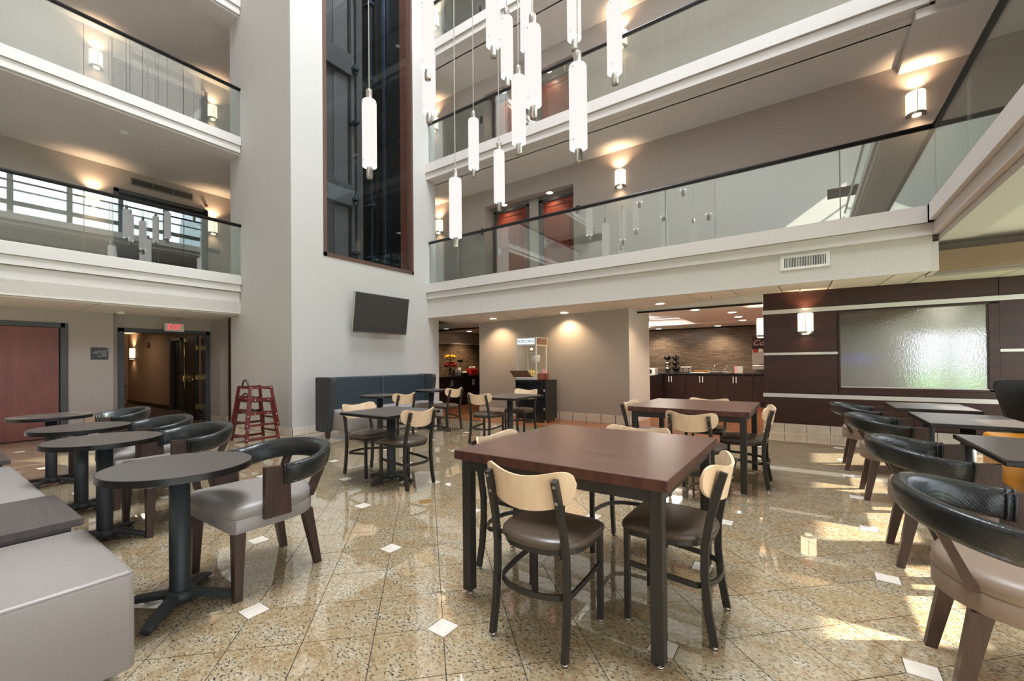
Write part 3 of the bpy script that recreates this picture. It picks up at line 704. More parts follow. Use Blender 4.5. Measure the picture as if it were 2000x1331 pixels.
JL = [-5, -3.6, -2.3, -0.95, 0.37, 1.665, 2.96, 3.88]
railing('glass balustrade of the lower left gallery reflecting windows', [('y', -8.93, JL)], 2.935, 1.01)
railing('glass balustrade of the upper left gallery below the ceiling', [('y', -8.93, JL)], 5.64, 0.97)

# ================================================================== SCONCES
def make_sconce():
    t = thing('wall_sconce', 'x', 'wall lamp')
    # local: wall plane y=0, front towards -Y; height 0.30
    def arc(r, z0, z1, d, name, mt_, n=14):
        mb = MB(); pts = [(r*math.cos(PI + PI*i/n), d*math.sin(PI + PI*i/n)) for i in range(n+1)]
        mb.prism(pts, z0, z1); return mb.build(name, mt_, t, smooth=40)
    arc(0.105, -0.15, 0.15, 0.115, 'shade', 'sconce')
    arc(0.112, -0.185, -0.15, 0.125, 'base_band', 'steel')
    B(-0.004, 0.004, -0.128, -0.118, -0.17, 0.13).build('front_rod', 'steel', t)
    B(-0.09, 0.09, -0.006, 0.0, -0.19, 0.17, bev=0.003).build('back_plate', 'steel', t)
    MB().cyl((0.0, -0.06, -0.20), (0, -0.06, -0.185), 0.05).build('lower_lens', 'sconce', t)
    return t
sconce0 = make_sconce(); used = [False]
def sconce(loc, rz, label, e=16, dv=(0, -1, 0)):
    if not used[0]: place(sconce0, loc, rz, label); used[0] = True; sconce0['group'] = 'wall sconces'
    else: dup(sconce0, loc, rz, label, 'wall sconces')
    q = Vector(loc) + Vector(dv)*0.10
    for s, k in ((1, 1.0), (-1, 0.35)):
        l = lamp('sconce_lamp', 'SPOT', q + Vector((0, 0, 0.19*s)) + Vector(dv)*0.02, e*k, (1, 0.70, 0.42), spot_size=2.3, spot_blend=0.9, shadow_soft_size=0.03); aim(l, Vector((0, 0, s)) - Vector(dv)*0.25)
sconce((-2.96, RWY, 4.87), 0, 'lit wall sconce between the doors and the corner, first gallery right')
sconce((-7.87, RWY, 4.85), 0, 'lit wall sconce by the tower on the first right gallery')
sconce((1.32, RWY, 4.84), 0, 'lit wall sconce nearest the glass corner at upper right')
sconce((-2.9, RWY, 7.63), 0, 'lit wall sconce behind a pendant lamp on the second gallery')
sconce((-8.0, RWY, 7.61), 0, 'lit wall sconce by the tower on the second right gallery')
sconce((-7.94, RWY, 10.34), 0, 'lit wall sconce by the tower on the third right gallery')
kx = 11.65/10
sconce((LB, 1.98*kx, (4.1-1.22)*kx+1.22), PI/2, 'lit wall sconce left of the double door, lower left gallery', dv=(1, 0, 0))
sconce((LB, 4.45, (4.184-1.22)*kx+1.12), PI/2, 'lit wall sconce right of the double door, lower left gallery', dv=(1, 0, 0))
sconce((LB, 2.02*kx, (6.563-1.22)*kx+1.22), PI/2, 'lit wall sconce left of the double door, upper left gallery', dv=(1, 0, 0))
sconce((LB, 4.45, (6.587-1.22)*kx+1.1), PI/2, 'lit wall sconce right of the double door, upper left gallery', dv=(1, 0, 0))
sconce((0.012, 8.735, 1.835), 0, 'lit wall sconce on the dark wood panelled wall', 10)
sconce((-0.59, 9.05, 1.82), PI*1.5, 'lit wall sconce on the end of the wood wall facing the kitchen', 10, dv=(-1, 0, 0))
sconce((-17.35, 4.40, 1.62), 0, 'lit wall sconce in the corridor behind the exit door', 22)

# ================================================================== LEFT GALLERY FITTINGS
for i, (zf, nm) in enumerate(((2.935, 'lower'), (5.64, 'upper'))):
    y0, y1, zt = 2.62, 4.33, zf+1.99
    f = MB(); f.box(LB, LB+0.05, y0, y0+0.08, zf, zt, bev=0.004); f.box(LB, LB+0.05, y1-0.08, y1, zf, zt, bev=0.004); f.box(LB, LB+0.05, y0, y1, zt-0.08, zt, bev=0.004)
    d = struct('door_%d' % (9+i), f, 'doorframe'); d['label'] = 'dark double corridor door on the %s left gallery' % nm
    B(LB+0.001, LB+0.01, y0+0.08, y1-0.08, zf, zt-0.08).build('door_leaf', 'blackdoor' if i == 0 else 'shaft', d)
    B(LB+0.01, LB+0.35, y1-0.14, y1-0.10, zf+0.01, zt-0.1).build('door_leaf', 'blackdoor', d)
    for z in (1.6, 1.0, 0.4): B(LB+0.01, LB+0.06, y1-0.12, y1-0.07, zf+z, zf+z+0.1, bev=0.004).build('hinge', 'brass', d)
    # ventilation grille
    v = thing('vent_grille', 'long wall vent above the double door, %s left gallery' % nm, 'vent', (LB, 0, 0))
    ya, yb, za, zb = 2.506*kx, 3.458*kx, (4.545-1.22)*kx+1.22 + (0 if i == 0 else 2.70), (4.652-1.22)*kx+1.22 + (0 if i == 0 else 2.70)
    f = MB(); f.box(0, 0.015, ya-0.02, yb+0.02, za-0.02, za); f.box(0, 0.015, ya-0.02, yb+0.02, zb, zb+0.02); f.box(0, 0.015, ya-0.02, ya, za, zb); f.box(0, 0.015, yb, yb+0.02, za, zb)
    for k in (1, 2): f.box(0, 0.012, ya+(yb-ya)*k/3-0.006, ya+(yb-ya)*k/3+0.006, za, zb)
    f.build('frame', 'vent', v)
    f = MB()
    for k in range(5): f.box(0.001, 0.01, ya, yb, za+(k+0.3)*(zb-za)/5, za+(k+0.55)*(zb-za)/5)
    f.build('louvre', 'vent', v); B(0, 0.001, ya, yb, za, zb).build('backing', 'dark', v)
    o = B(LB+0.001, LB+0.015, 4.36, 4.62, zf+1.0-0.1*i, zf+1.10-0.1*i, bev=0.003).build('wall_sign', 'signblack')
    tag(o, 'small dark direction sign under the right sconce, %s left gallery' % nm, 'sign')
    o = MB().cyl((LB, 4.32, zf+2.1), (LB+0.05, 4.32, zf+2.1), 0.035, 0.03).build('fire_bell', 'brownframe'); tag(o, 'small round fire alarm sounder by the double door, %s left gallery' % nm, 'alarm')
o = MB().lathe([(0, 0), (0.06, 0), (0.07, 0.02), (0.07, 0.04)], 20).build('smoke_detector', 'white'); o.location = (-9.75, 2.35, 5.64-0.32); tag(o, 'round smoke detector on the ceiling under the upper left gallery', 'smoke detector')
o = MB().lathe([(0, -0.03), (0.05, -0.03), (0.06, 0), (0.06, 0.01)], 20).build('smoke_detector', 'white'); o.location = (-10.0, 2.35, CL-0.01); tag(o, 'round smoke detector on the soffit left of the exit sign', 'smoke detector')

# exit sign, direction plaque
ex = thing('exit_sign', 'red lit exit sign hung from the ceiling above the open doorway', 'sign', (XW+0.35, 3.27, 1.985))
B(-0.02, 0.02, -0.165, 0.165, -0.08, 0.08, bev=0.006).build('housing', 'white', ex)
MB().cyl((0, 0.06, 0.08), (0, 0.06, 0.21), 0.008).build('stem', 'steel', ex)
B(0.019, 0.0205, -0.14, 0.14, -0.06, 0.06).build('face', 'paper', ex)
text('lettering', 'EXIT', 0.15, (0.022, 0.0, 0.0), (PI/2, 0, PI/2), 'exit', ex, 0.001, sx=0.80)
pl = thing('direction_plaque', 'dark direction plaque with small text between the two doors', 'sign', (RW, 2.143, 1.444))
B(0, 0.012, -0.12, 0.12, -0.11, 0.11, bev=0.003).build('plate', 'signblack', pl)
for k, s in enumerate(('117 - 136  \u25C4', 'BUSINESS BAR', 'FITNESS CENTER', 'POOL', 'ELEVATOR')):
    text('text_line', s, 0.026, (0.0135, 0.10 if k else 0.11, 0.065-k*0.028), (PI/2, 0, PI/2), 'signtext', pl, 0.0004, 'RIGHT')

# air vent in the right fascia
v = thing('air_vent', 'white air vent with dark vertical slots in the right balcony fascia', 'vent', (0.01, 7.15, 2.555))
f = MB(); f.box(-0.275, 0.275, -0.012, 0, -0.10, -0.065, bev=0.002); f.box(-0.275, 0.275, -0.012, 0, 0.065, 0.10, bev=0.002); f.box(-0.275, -0.235, -0.012, 0, -0.07, 0.07, bev=0.002); f.box(0.235, 0.275, -0.012, 0, -0.07, 0.07, bev=0.002); f.build('frame', 'white', v)
B(-0.24, 0.24, -0.002, 0.0, -0.068, 0.068).build('backing', 'black', v)
for k in range(27): B(-0.236+k*0.0179, -0.229+k*0.0179, -0.010, -0.002, -0.066, 0.066).build('fin', 'white', v)

# ================================================================== PENDANTS
def make_pendant():
    t = thing('pendant_light', 'x', 'pendant lamp')
    # local origin: centre of the shade, L = 0.75
    L2 = 0.375; R = 0.080
    prof = [(0.02, L2), (R-0.02, L2), (R-0.006, L2-0.008), (R, L2-0.03), (R, -L2+0.0), (R-0.004, -L2)]
    MB().lathe(prof, 28).build('shade', 'shade', t)
    MB().lathe([(R-0.004, -L2), (0.0, -L2+0.012)], 28).build('end_diffuser', 'shadeend', t)
    MB().lathe([(0, L2+0.115), (0.033, L2+0.115), (0.036, L2+0.11), (0.036, L2)], 20).build('top_cap', 'steel', t)
    MB().lathe([(0.036, -L2+0.01), (0.036, -L2-0.125), (0.034, -L2-0.13), (0, -L2-0.13)], 20).build('bottom_cap', 'steel', t)
    f = MB()
    for a in (0.4, 2.5, 4.6):
        for z in (L2-0.05, -L2+0.05): f.sphere((R*math.cos(a), R*math.sin(a), z), 0.0055, 1)
    f.build('fixing_screw', 'black', t)
    return t
pend0 = make_pendant()
PEND = [(721.5, 196, 326, 'lamp hanging alone in front of the elevator shaft'), (835, 5, 134, 'largest lamp at the tower edge, cut by the picture top'), (838, 100, 220, 'lamp right below another one at the tower edge'),
        (963, -30, 73, 'lamp cut by the picture top, left of the middle group'), (990, 35, 150, 'slim lamp left in the middle group'), (1041, 53, 206, 'big lamp in the centre of the group'), (1013, 150, 280, 'lamp hanging just below the centre of the group'),
        (1129, 127, 290, 'nearest and largest lamp of the group'), (1200, 5, 142, 'rightmost lamp of the group'), (1121, -50, 75, 'lamp right above the nearest one'), (925, 233, 330, 'slim lamp on a long cable, far left of the group'),
        (889.5, 349, 464, 'lowest hanging lamp of all'), (975, 295, 395, 'low lamp in front of the second gallery edge'), (1027, -10, 100, 'lamp mostly hidden behind the central one')]
for i, (px, t_, b_, lb) in enumerate(PEND):
    y = (t_+b_)/2; d = f2 + r3*(px-CX)/FPX - u3*(y-CY)/FPX
    dep = FPX*0.75/(b_-t_); 
    if t_ < 0: dep = FPX*0.16/{963: 28.5, 1121: 27.0, 1027: 22.0}[px]*0.99
    p = EYE + d*dep
    if dep and t_ < 0: p.z += 0.0
    o = pend0 if i == 0 else dup(pend0, p, 0, '')
    if i == 0: place(pend0, p, 0, '')
    o['label'] = 'white cylinder pendant, ' + lb; o['group'] = 'cylinder pendant lamps of the atrium'
    MB().cyl((0, 0, 0.49), (0, 0, 16.68-p.z), 0.006, n=6).build('cable', 'white', o)

# ================================================================== DOWNLIGHTS IN THE SOFFITS
def downlight(x, y, z, label, e=18, r=0.075, col=(1, 0.72, 0.45)):
    o = thing('recessed_light', label, 'light', (x, y, z), 0, 'recessed lights of the ground floor ceilings')
    MB().lathe([(r, -0.001), (r+0.018, -0.008), (r+0.022, 0.0)], 20).build('trim_ring', 'white', o); MB().lathe([(0, -0.003), (r, -0.003)], 20).build('lens', 'down', o)
    q = lamp('recessed_lamp', 'SPOT', (x, y, z-0.02), e, col, spot_size=2.2, spot_blend=0.7, shadow_soft_size=0.05); aim(q, (0, 0.08, -1))
downlight(-5.70, 7.80, zc(-5.7, 7.8)-0.003, 'recessed light above the wall left of the popcorn machine', 60)
downlight(-3.98, 7.90, zc(-3.98, 7.9)-0.003, 'recessed light right of the popcorn machine', 60)
downlight(-2.15, 8.10, zc(-2.15, 8.1)-0.003, 'recessed light in front of the kitchen opening', 60)
downlight(-8.1, 8.9, 2.155, 'recessed light in the left kitchen nook nearest the tower', 40)
downlight(-8.2, 10.0, 2.155, 'recessed light over the fruit counter wall', 70)
for (x, y, n_) in ((-1.72, 8.95, 'nearest light in the kitchen ceiling'), (-1.2, 9.9, 'second light in the row in the kitchen ceiling'), (-1.21, 11.0, 'third light in the row in the kitchen ceiling'), (-1.23, 12.0, 'fourth light in the row in the kitchen ceiling'), (-1.95, 13.2, 'light over the pastry counter against the tiles'), (-3.55, 13.2, 'light over the cereal dispensers against the tiles')):
    downlight(x, y, (2.195 if y < 12.05 else 2.175), n_, 60 if y < 13 else 60, col=(1, 0.84, 0.66))
st = thing('pendant_bulb', 'small bright glass pendant bulb in the kitchen opening', 'pendant lamp', (-2.87, 9.9, 2.05))
MB().sphere((0, 0, 0), 0.035).build('bulb', 'bulb', st); MB().lathe([(0.02, 0.15), (0.03, 0.1), (0.085, 0.02), (0.09, -0.05), (0.07, -0.08)], 20).build('glass_shade', 'clear', st); MB().cyl((0, 0, 0.04), (0, 0, 0.3), 0.012).build('stem', 'steel', st)
for x, y, n_ in ((-4.55, 7.75, 'above the popcorn machine'), (-1.25, 7.85, 'right of the kitchen opening light'), (-6.75, 7.6, 'beside the tower'), (-0.05, 8.2, 'above the wood wall')):
    o = thing('sprinkler', 'small ceiling sprinkler head ' + n_, 'sprinkler', (x, y, zc(x, y)))
    MB().lathe([(0, -0.0), (0.03, -0.002), (0.03, 0)], 14).build('plate', 'white', o); MB().cyl((0, 0, 0), (0, 0, -0.045), 0.008).cyl((0, 0, -0.045), (0, 0, -0.05), 0.02).build('head', 'steel', o)

# ================================================================== TV
tv = thing('television', 'flat screen television tilted down on the tower wall', 'television', (-6.90, 5.66, 2.20)); tv.rotation_euler = (0, math.radians(8), 0)
B(-0.02, 0.02, -0.675, 0.675, -0.385, 0.385, bev=0.006).build('housing', 'steel', tv)
B(0.018, 0.0225, -0.662, 0.662, -0.368, 0.375, bev=0.001).build('screen', 'screen', tv)
B(-0.19, -0.02, -0.2, 0.2, -0.15, 0.15, bev=0.01).build('wall_mount', 'blackmetal', tv)
B(0.0225, 0.024, -0.02, 0.02, -0.382, -0.374).build('logo_strip', 'chrome', tv)

# ================================================================== BISTRO CHAIR
def bistro_chair():
    t = thing('bistro_chair', 'x', 'chair'); q = 0.0135
    SEC = [(-0.011, -0.016), (0.011, -0.016), (0.011, 0.016), (-0.011, 0.016)]
    for s in (-1, 1):
        path = [(s*0.178, -0.200, 0.012), (s*0.176, -0.176, 0.15), (s*0.174, -0.164, 0.30), (s*0.172, -0.166, 0.42), (s*0.168, -0.186, 0.54), (s*0.164, -0.222, 0.68), (s*0.162, -0.242, 0.748)]
        MB().sweep(path, SEC, upv=(0, 1, 0)).build('rear_leg', 'blackmetal', t)
        MB().box(s*0.178-0.013, s*0.178+0.013, 0.157, 0.183, 0.010, 0.432, bev=0.0015, seg=1).build('front_leg', 'blackmetal', t)
        f = MB(); f.cyl((s*0.178, 0.17, 0), (s*0.178, 0.17, 0.012), 0.013, n=12); f.cyl((s*0.178, -0.201, 0), (s*0.178, -0.200, 0.014), 0.013, n=12); f.build('floor_glide', 'steel', t)
    # seat outline: square-ish front, round rear
    def outline(k, off=0.0):
        pts = []
        for i in range(40):
            a = 2*PI*i/40; c, s_ = math.cos(a), math.sin(a)
            ex = 0.28 if s_ > 0 else 0.85
            x = 0.212*(abs(c)**ex)*(1 if c > 0 else -1); y = (0.205 if s_ > 0 else 0.195)*(abs(s_)**(0.28 if s_ > 0 else 0.9))*(1 if s_ > 0 else -1)
            pts.append((x*k, y*k))
        return pts
    mb = MB(); rings = [(0.93, 0.430), (0.985, 0.434), (1.0, 0.445), (0.985, 0.458), (0.93, 0.468), (0.8, 0.475), (0.55, 0.479), (0.25, 0.481)]
    vs = [[mb.bm.verts.new((x, y, z)) for x, y in outline(k)] for k, z in rings]
    for A_, B_ in zip(vs, vs[1:]):
        for i in range(40): mb.bm.faces.new((A_[i], A_[(i+1) % 40], B_[(i+1) % 40], B_[i]))
    mb.bm.faces.new(vs[0][::-1]); mb.bm.faces.new(vs[-1]); mb.build('seat', 'brownvinyl', t, smooth=60)
    mb = MB(); o1 = outline(0.93); mb.prism(o1, 0.408, 0.431); mb.build('seat_frame', 'blackmetal', t)
    # curved foot ring from front legs round behind the rear legs
    ring = [(-0.178, 0.160, 0.272), (-0.182, 0.02, 0.262), (-0.176, -0.10, 0.25)]
    for i in range(1, 12):
        a = PI + PI*i/12; ring.append((0.176*math.cos(a), -0.10+0.105*math.sin(a), 0.245))
    ring += [(0.176, -0.10, 0.25), (0.182, 0.02, 0.262), (0.178, 0.160, 0.272)]
    MB().sweep(ring, [(-0.005, -0.012), (0.005, -0.012), (0.005, 0.012), (-0.005, 0.012)]).build('foot_ring', 'blackmetal', t)
    # curved plywood back
    mb = MB(); n = 26; F, R_ = [], []
    for i in range(n+1):
        u = -1 + 2*i/n; u = math.copysign(1-(1-abs(u))**1.25, u); 
        top = 0.752 + 0.048*abs(u)**2.0; bot = 0.602 + 0.040*u*u
        mid = (top+bot)/2 + 0.004*abs(u); h = (top-bot)/2*max(0.0, 1-abs(u)**7)**0.5
        yb = -0.244 + 0.085*u*u; x = 0.220*u
        colF, colR = [], []
        for j in range(7):
            v_ = -1 + j/3; z = mid + h*v_; yy = yb - (z-0.70)*0.20
            colF.append(mb.bm.verts.new((x, yy+0.006+0.0*u, z))); colR.append(mb.bm.verts.new((x*1.01, yy-0.006, z)))
        F.append(colF); R_.append(colR)
    for i in range(n):
        for j in range(6):
            mb.bm.faces.new((F[i][j], F[i+1][j], F[i+1][j+1], F[i][j+1])); mb.bm.faces.new((R_[i][j], R_[i][j+1], R_[i+1][j+1], R_[i+1][j]))
        mb.bm.faces.new((F[i][0], R_[i][0], R_[i+1][0], F[i+1][0])); mb.bm.faces.new((F[i][6], F[i+1][6], R_[i+1][6], R_[i][6]))
    for k in (0, n):
        for j in range(6): mb.bm.faces.new((F[k][j], F[k][j+1], R_[k][j+1], R_[k][j]))
    bmesh.ops.remove_doubles(mb.bm, verts=mb.bm.verts, dist=1e-5)
    mb.build('backrest', 'maple', t, smooth=40)
    for s in (-1, 1):
        for z, y in ((0.725, -0.254), (0.655, -0.234)): MB().cyl((s*0.164, y, z), (s*0.164, y+0.014, z), 0.007, n=10).build('bolt', 'steel', t)
    return t
ch0 = bistro_chair()
FX, FNX, FY, FNY = -PI/2, PI/2, 0.0, PI      # facing +X, -X, +Y, -Y
CH = [(-0.975, 1.755, FY, 'maple-back chair at the near side of the big front table, back to the viewer'),
      (-0.525, 2.185, FNX, 'maple-back chair at the right side of the big front table, seen from behind'),
      (-1.39, 2.19, FX, 'maple-back chair at the left side of the big front table, mostly behind its top'),
      (-0.93, 2.73, FNY, 'maple-back chair at the far side of the big front table, only its back edge showing'),
      (-0.80, 4.20, FY+math.radians(-6), 'maple-back chair at the near side of the second brown table'),
      (-1.40, 4.78, FX, 'maple-back chair at the left end of the second brown table'),
      (-0.49, 4.88, FNX, 'maple-back chair at the right end of the second brown table, by the wood wall'),
      (-0.93, 5.38, FNY, 'maple-back chair at the far side of the second brown table, tucked in'),
      (-3.93, 3.04, FX, 'maple-back chair on the left of the square black table near the booth'),
      (-3.27, 2.98, FNX, 'maple-back chair on the right of the square black table near the booth'),
      (-3.90, 5.15, FY, 'maple-back chair on the near side of the dark table before the popcorn machine'),
      (-3.78, 5.90, FNY, 'maple-back chair beyond the dark table, in front of the popcorn cabinet'),
      (-5.10, 4.45, FNX, 'maple-back chair facing the slate blue booth, left one'),
      (-5.30, 5.80, FNX, 'maple-back chair facing the slate blue booth, right one near the fruit counter')]
for i, (x, y, rz, lb) in enumerate(CH):
    if i == 0: place(ch0, (x, y, 0), rz, lb); ch0['group'] = 'maple-back bistro chairs'
    else: dup(ch0, (x, y, 0), rz, lb, 'maple-back bistro chairs')

# ================================================================== BARREL ARMCHAIR
def barrel(vinyl, name):
    t = thing('barrel_armchair', 'x', 'armchair')
    # seat
    def out(k, kf=1.0):
        pts = [(0.30*k, 0.265*kf), (-0.30*k, 0.265*kf)]; pts = []
        pts += [(0.295*k, 0.255*kf), (0.27*k, 0.272*kf), (-0.27*k, 0.272*kf), (-0.295*k, 0.255*kf)]
        pts += [(-0.298*k, 0.10), (-0.295*k, -0.02)]
        for i in range(1, 15):
            a = PI + PI*i/15; pts.append((0.293*k*math.cos(a), -0.03+0.245*k*math.sin(a)))
        pts += [(0.295*k, -0.02), (0.298*k, 0.10)]
        return pts
    mb = MB(); rings = [(0.96, 0.345), (1.0, 0.350), (1.0, 0.418), (0.985, 0.422), (1.0, 0.427), (0.99, 0.458), (0.95, 0.478), (0.8, 0.488), (0.45, 0.494)]
    vs = [[mb.bm.verts.new((x, y, z)) for x, y in out(k, k if k > 0.9 else k)] for k, z in rings]
    n = len(vs[0])
    for A_, B_ in zip(vs, vs[1:]):
        for i in range(n): mb.bm.faces.new((A_[i], A_[(i+1) % n], B_[(i+1) % n], B_[i]))
    mb.bm.faces.new(vs[0][::-1]); mb.bm.faces.new(vs[-1]); mb.build('seat', vinyl, t, smooth=50)
    # legs
    def leg(x, y, dx, dy, nm):
        w0, w1 = 0.028, 0.019
        MB().hexa([(x+dx-w1, y+dy-w1, 0), (x+dx+w1, y+dy-w1, 0), (x+dx+w1, y+dy+w1, 0), (x+dx-w1, y+dy+w1, 0)], [(x-w0, y-w0, 0.348), (x+w0, y-w0, 0.348), (x+w0, y+w0, 0.348), (x-w0, y+w0, 0.348)]).build(nm, 'walnut', t)
    for s in (-1, 1): leg(s*0.262, 0.232, s*0.010, 0.010, 'front_leg'); leg(s*0.185, -0.185, s*0.015, -0.065, 'rear_leg')
    # flat wooden arm posts on the seat sides
    for s in (-1, 1):
        MB().hexa([(s*0.297, -0.02, 0.395), (s*0.327, -0.02, 0.395), (s*0.327, 0.125, 0.395), (s*0.297, 0.125, 0.395)] if s > 0 else [(-0.327, -0.02, 0.395), (-0.297, -0.02, 0.395), (-0.297, 0.125, 0.395), (-0.327, 0.125, 0.395)],
                  [(s*0.302, -0.01, 0.662), (s*0.332, -0.01, 0.662), (s*0.332, 0.125, 0.672), (s*0.302, 0.125, 0.672)] if s > 0 else [(-0.332, -0.01, 0.662), (-0.302, -0.01, 0.662), (-0.302, 0.125, 0.672), (-0.332, 0.125, 0.672)]).build('arm_post', 'walnut', t)
        # slanted rear posts carrying the back ring
        x0, y0, x1, y1 = s*0.185, -0.205, s*0.205, -0.305
        MB().hexa([(x0-0.03, y0-0.016, 0.42), (x0+0.03, y0-0.016, 0.42), (x0+0.03, y0+0.016, 0.42), (x0-0.03, y0+0.016, 0.42)], [(x1-0.026, y1-0.014, 0.65), (x1+0.026, y1-0.014, 0.65), (x1+0.026, y1+0.014, 0.65), (x1-0.026, y1+0.014, 0.65)]).build('back_post', 'walnut', t)
    # padded ring
    path, k = [], []
    P0 = [(0.318, 0.02, 0.610), (0.328, -0.06, 0.616)]
    for p in P0: path.append(p); k.append(1.0)
    for i in range(1, 24):
        a = -PI*i/24; path.append((0.333*math.cos(a), -0.10+0.25*math.sin(a), 0.620+0.050*math.sin(-a))); k.append(1.0+0.0*math.sin(-a))
    for p in reversed(P0): path.append((-p[0], p[1], p[2])); k.append(1.0)
    sec = [(0.033*math.cos(2*PI*i/20), 0.060*math.sin(2*PI*i/20)) for i in range(20)]
    sec = [(math.copysign(abs(x)**0.65*0.033**0.35, x)-0.25*z, math.copysign(abs(z)**0.65*0.060**0.35, z)) for x, z in sec]
    MB().sweep(path, sec, smooth=True, scale=k).build('back_ring', 'weave', t)
    sec2 = [(x*1.05, z*1.04) for x, z in sec]
    for s in (-1, 1):
        for o_ in (0.028, 0.006):
            MB().sweep([(s*0.318, o_, 0.6105), (s*0.3185, o_-0.008, 0.611)], sec2 if s > 0 else [(-a_, b_) for a_, b_ in sec2], smooth=True).build('cuff_seam', 'blackvinyl', t)
    return t
bl = barrel('greyvinyl', 'grey'); GL = 'grey barrel armchairs at the round tables'
BL = [(-2.67, 1.265, PI, 'barrel armchair with grey seat nearest the viewer at the first round table'),
      (-4.08, 1.29, PI, 'barrel armchair with grey seat at the second round table from the viewer'),
      (-5.03, 1.33, PI, 'barrel armchair with grey seat at the third round table from the viewer'),
      (-6.42, 1.38, PI, 'barrel armchair with grey seat at the farthest round table, before the exit door')]
for i, (x, y, rz, lb) in enumerate(BL):
    if i == 0: place(bl, (x, y, 0), rz, lb); bl['group'] = GL
    else: dup(bl, (x, y, 0), rz, lb, GL)
br = barrel('tanvinyl', 'tan'); GR = 'tan barrel armchairs along the right side'
BR = [(0.67, 2.36, FX, 'barrel armchair with tan seat at the lower right corner, nearest the viewer'), (0.69, 3.62, FX, 'barrel armchair with tan seat, second from the viewer on the right'),
      (0.67, 5.08, FX, 'barrel armchair with tan seat, third from the viewer on the right'), (0.61, 6.27, FX, 'barrel armchair with tan seat by the wood wall, farthest on the right')]
for i, (x, y, rz, lb) in enumerate(BR):
    if i == 0: place(br, (x, y, 0), rz, lb); br['group'] = GR
    else: dup(br, (x, y, 0), rz, lb, GR)

# ================================================================== TABLES
def big_table():
    t = thing('dining_table', 'x', 'table')
    top = B(-0.54, 0.54, -0.56, 0.56, 0.712, 0.76, bev=0.003).build('tabletop', 'bistrotop', t)
    f = MB(); f.box(-0.541, 0.541, -0.561, -0.5595, 0.714, 0.757); f.box(-0.541, 0.541, 0.5595, 0.561, 0.714, 0.757); f.box(-0.541, -0.5395, -0.56, 0.56, 0.714, 0.757); f.box(0.5395, 0.541, -0.56, 0.56, 0.714, 0.757); f.build('block_edge', 'tableedge', top)
    f = MB(); f.box(-0.49, 0.49, -0.525, -0.49, 0.655, 0.712); f.box(-0.49, 0.49, 0.49, 0.525, 0.655, 0.712); f.box(-0.505, -0.47, -0.5, 0.5, 0.655, 0.712); f.box(0.47, 0.505, -0.5, 0.5, 0.655, 0.712); f.build('apron_frame', 'blackmetal', t)
    for sx in (-1, 1):
        for sy in (-1, 1):
            lg = B(sx*0.487-0.026, sx*0.487+0.026, sy*0.505-0.026, sy*0.505+0.026, 0.022, 0.712, bev=0.003).build('leg', 'blackmetal', t)
            MB().cyl((sx*0.487, sy*0.505, 0), (sx*0.487, sy*0.505, 0.008), 0.019).cyl((sx*0.487, sy*0.505, 0.006), (sx*0.487, sy*0.505, 0.024), 0.008).build('levelling_foot', 'steel', lg)
    return t
bt0 = big_table(); place(bt0, (-0.975, 2.275, 0), 0, 'large square dark brown wooden table in the foreground'); bt0['group'] = 'large brown tables'
dup(bt0, (-0.945, 4.92, 0), 0, 'large dark brown wooden table in front of the kitchen opening', 'large brown tables')
def ped(label, loc, shape, sx, sy, z, group, rbase=0.28, a0=45, rz=0, r_col=0.045):
    t = thing('pedestal_table', label, 'table', (loc[0], loc[1], 0), rz, group)
    if shape == 'round':
        n = 48; pts = [(sx*math.cos(2*PI*i/n), sy*math.sin(2*PI*i/n)) for i in range(n)]
        e = MB().prism(pts, z-0.032, z-0.002, bev=0.004).build('table_edge', 'edge', t, smooth=50)
        MB().prism([(x*0.985, y*0.985) for x, y in pts], z-0.004, z).build('tabletop', 'laminate', t)
    else:
        B(-sx, sx, -sy, sy, z-0.032, z-0.002, bev=0.006).build('table_edge', 'edge', t)
        B(-sx+0.008, sx-0.008, -sy+0.008, sy-0.008, z-0.004, z).build('tabletop', 'laminate', t)
    MB().lathe([(r_col, 0.05), (r_col, z-0.04), (0, z-0.04)], 28).build('column', 'tablebase', t)
    MB().box(-0.12, 0.12, -0.02, 0.02, z-0.045, z-0.032).box(-0.02, 0.02, -0.12, 0.12, z-0.045, z-0.032).build('top_spider', 'tablebase', t)
    mb = MB().lathe([(0, 0.078), (r_col+0.012, 0.074), (r_col+0.03, 0.055), (r_col+0.02, 0.02), (0, 0.02)], 24)
    mb.build('hub', 'tablebase', t)
    for k in range(4):
        a = math.radians(a0+90*k); ca, sa = math.cos(a), math.sin(a)
        path = [(ca*r, sa*r, zz) for r, zz in ((0.03, 0.052), (0.12, 0.046), (0.2, 0.036), (rbase-0.03, 0.024), (rbase, 0.016))]
        MB().sweep(path, [(-0.030, -0.012), (0.030, -0.012), (0.030, 0.008), (0.022, 0.013), (-0.022, 0.013), (-0.030, 0.008)], scale=[1, 1, 0.95, 0.85, 0.7]).build('foot_arm', 'tablebase', t)
        MB().cyl((ca*(rbase-0.02), sa*(rbase-0.02), 0), (ca*(rbase-0.02), sa*(rbase-0.02), 0.014), 0.014, n=10).build('glide', 'rubber', t)
    return t
LT = [(-2.63, 0.85), (-4.02, 0.855), (-4.98, 0.91), (-6.38, 0.94)]
for i, (x, y) in enumerate(LT): ped('round black pedestal table, %s from the viewer along the bench' % ('first', 'second', 'third', 'farthest')[i], (x, y), 'round', 0.325, 0.325, 0.71, 'round black pedestal tables')
ped('square black pedestal table with two maple-back chairs near the booth', (-3.56, 3.03), 'rect', 0.365, 0.365, 0.72, 'square pedestal tables', a0=8)
ped('square dark pedestal table in front of the popcorn machine', (-3.68, 5.45), 'rect', 0.36, 0.42, 0.71, 'square pedestal tables')
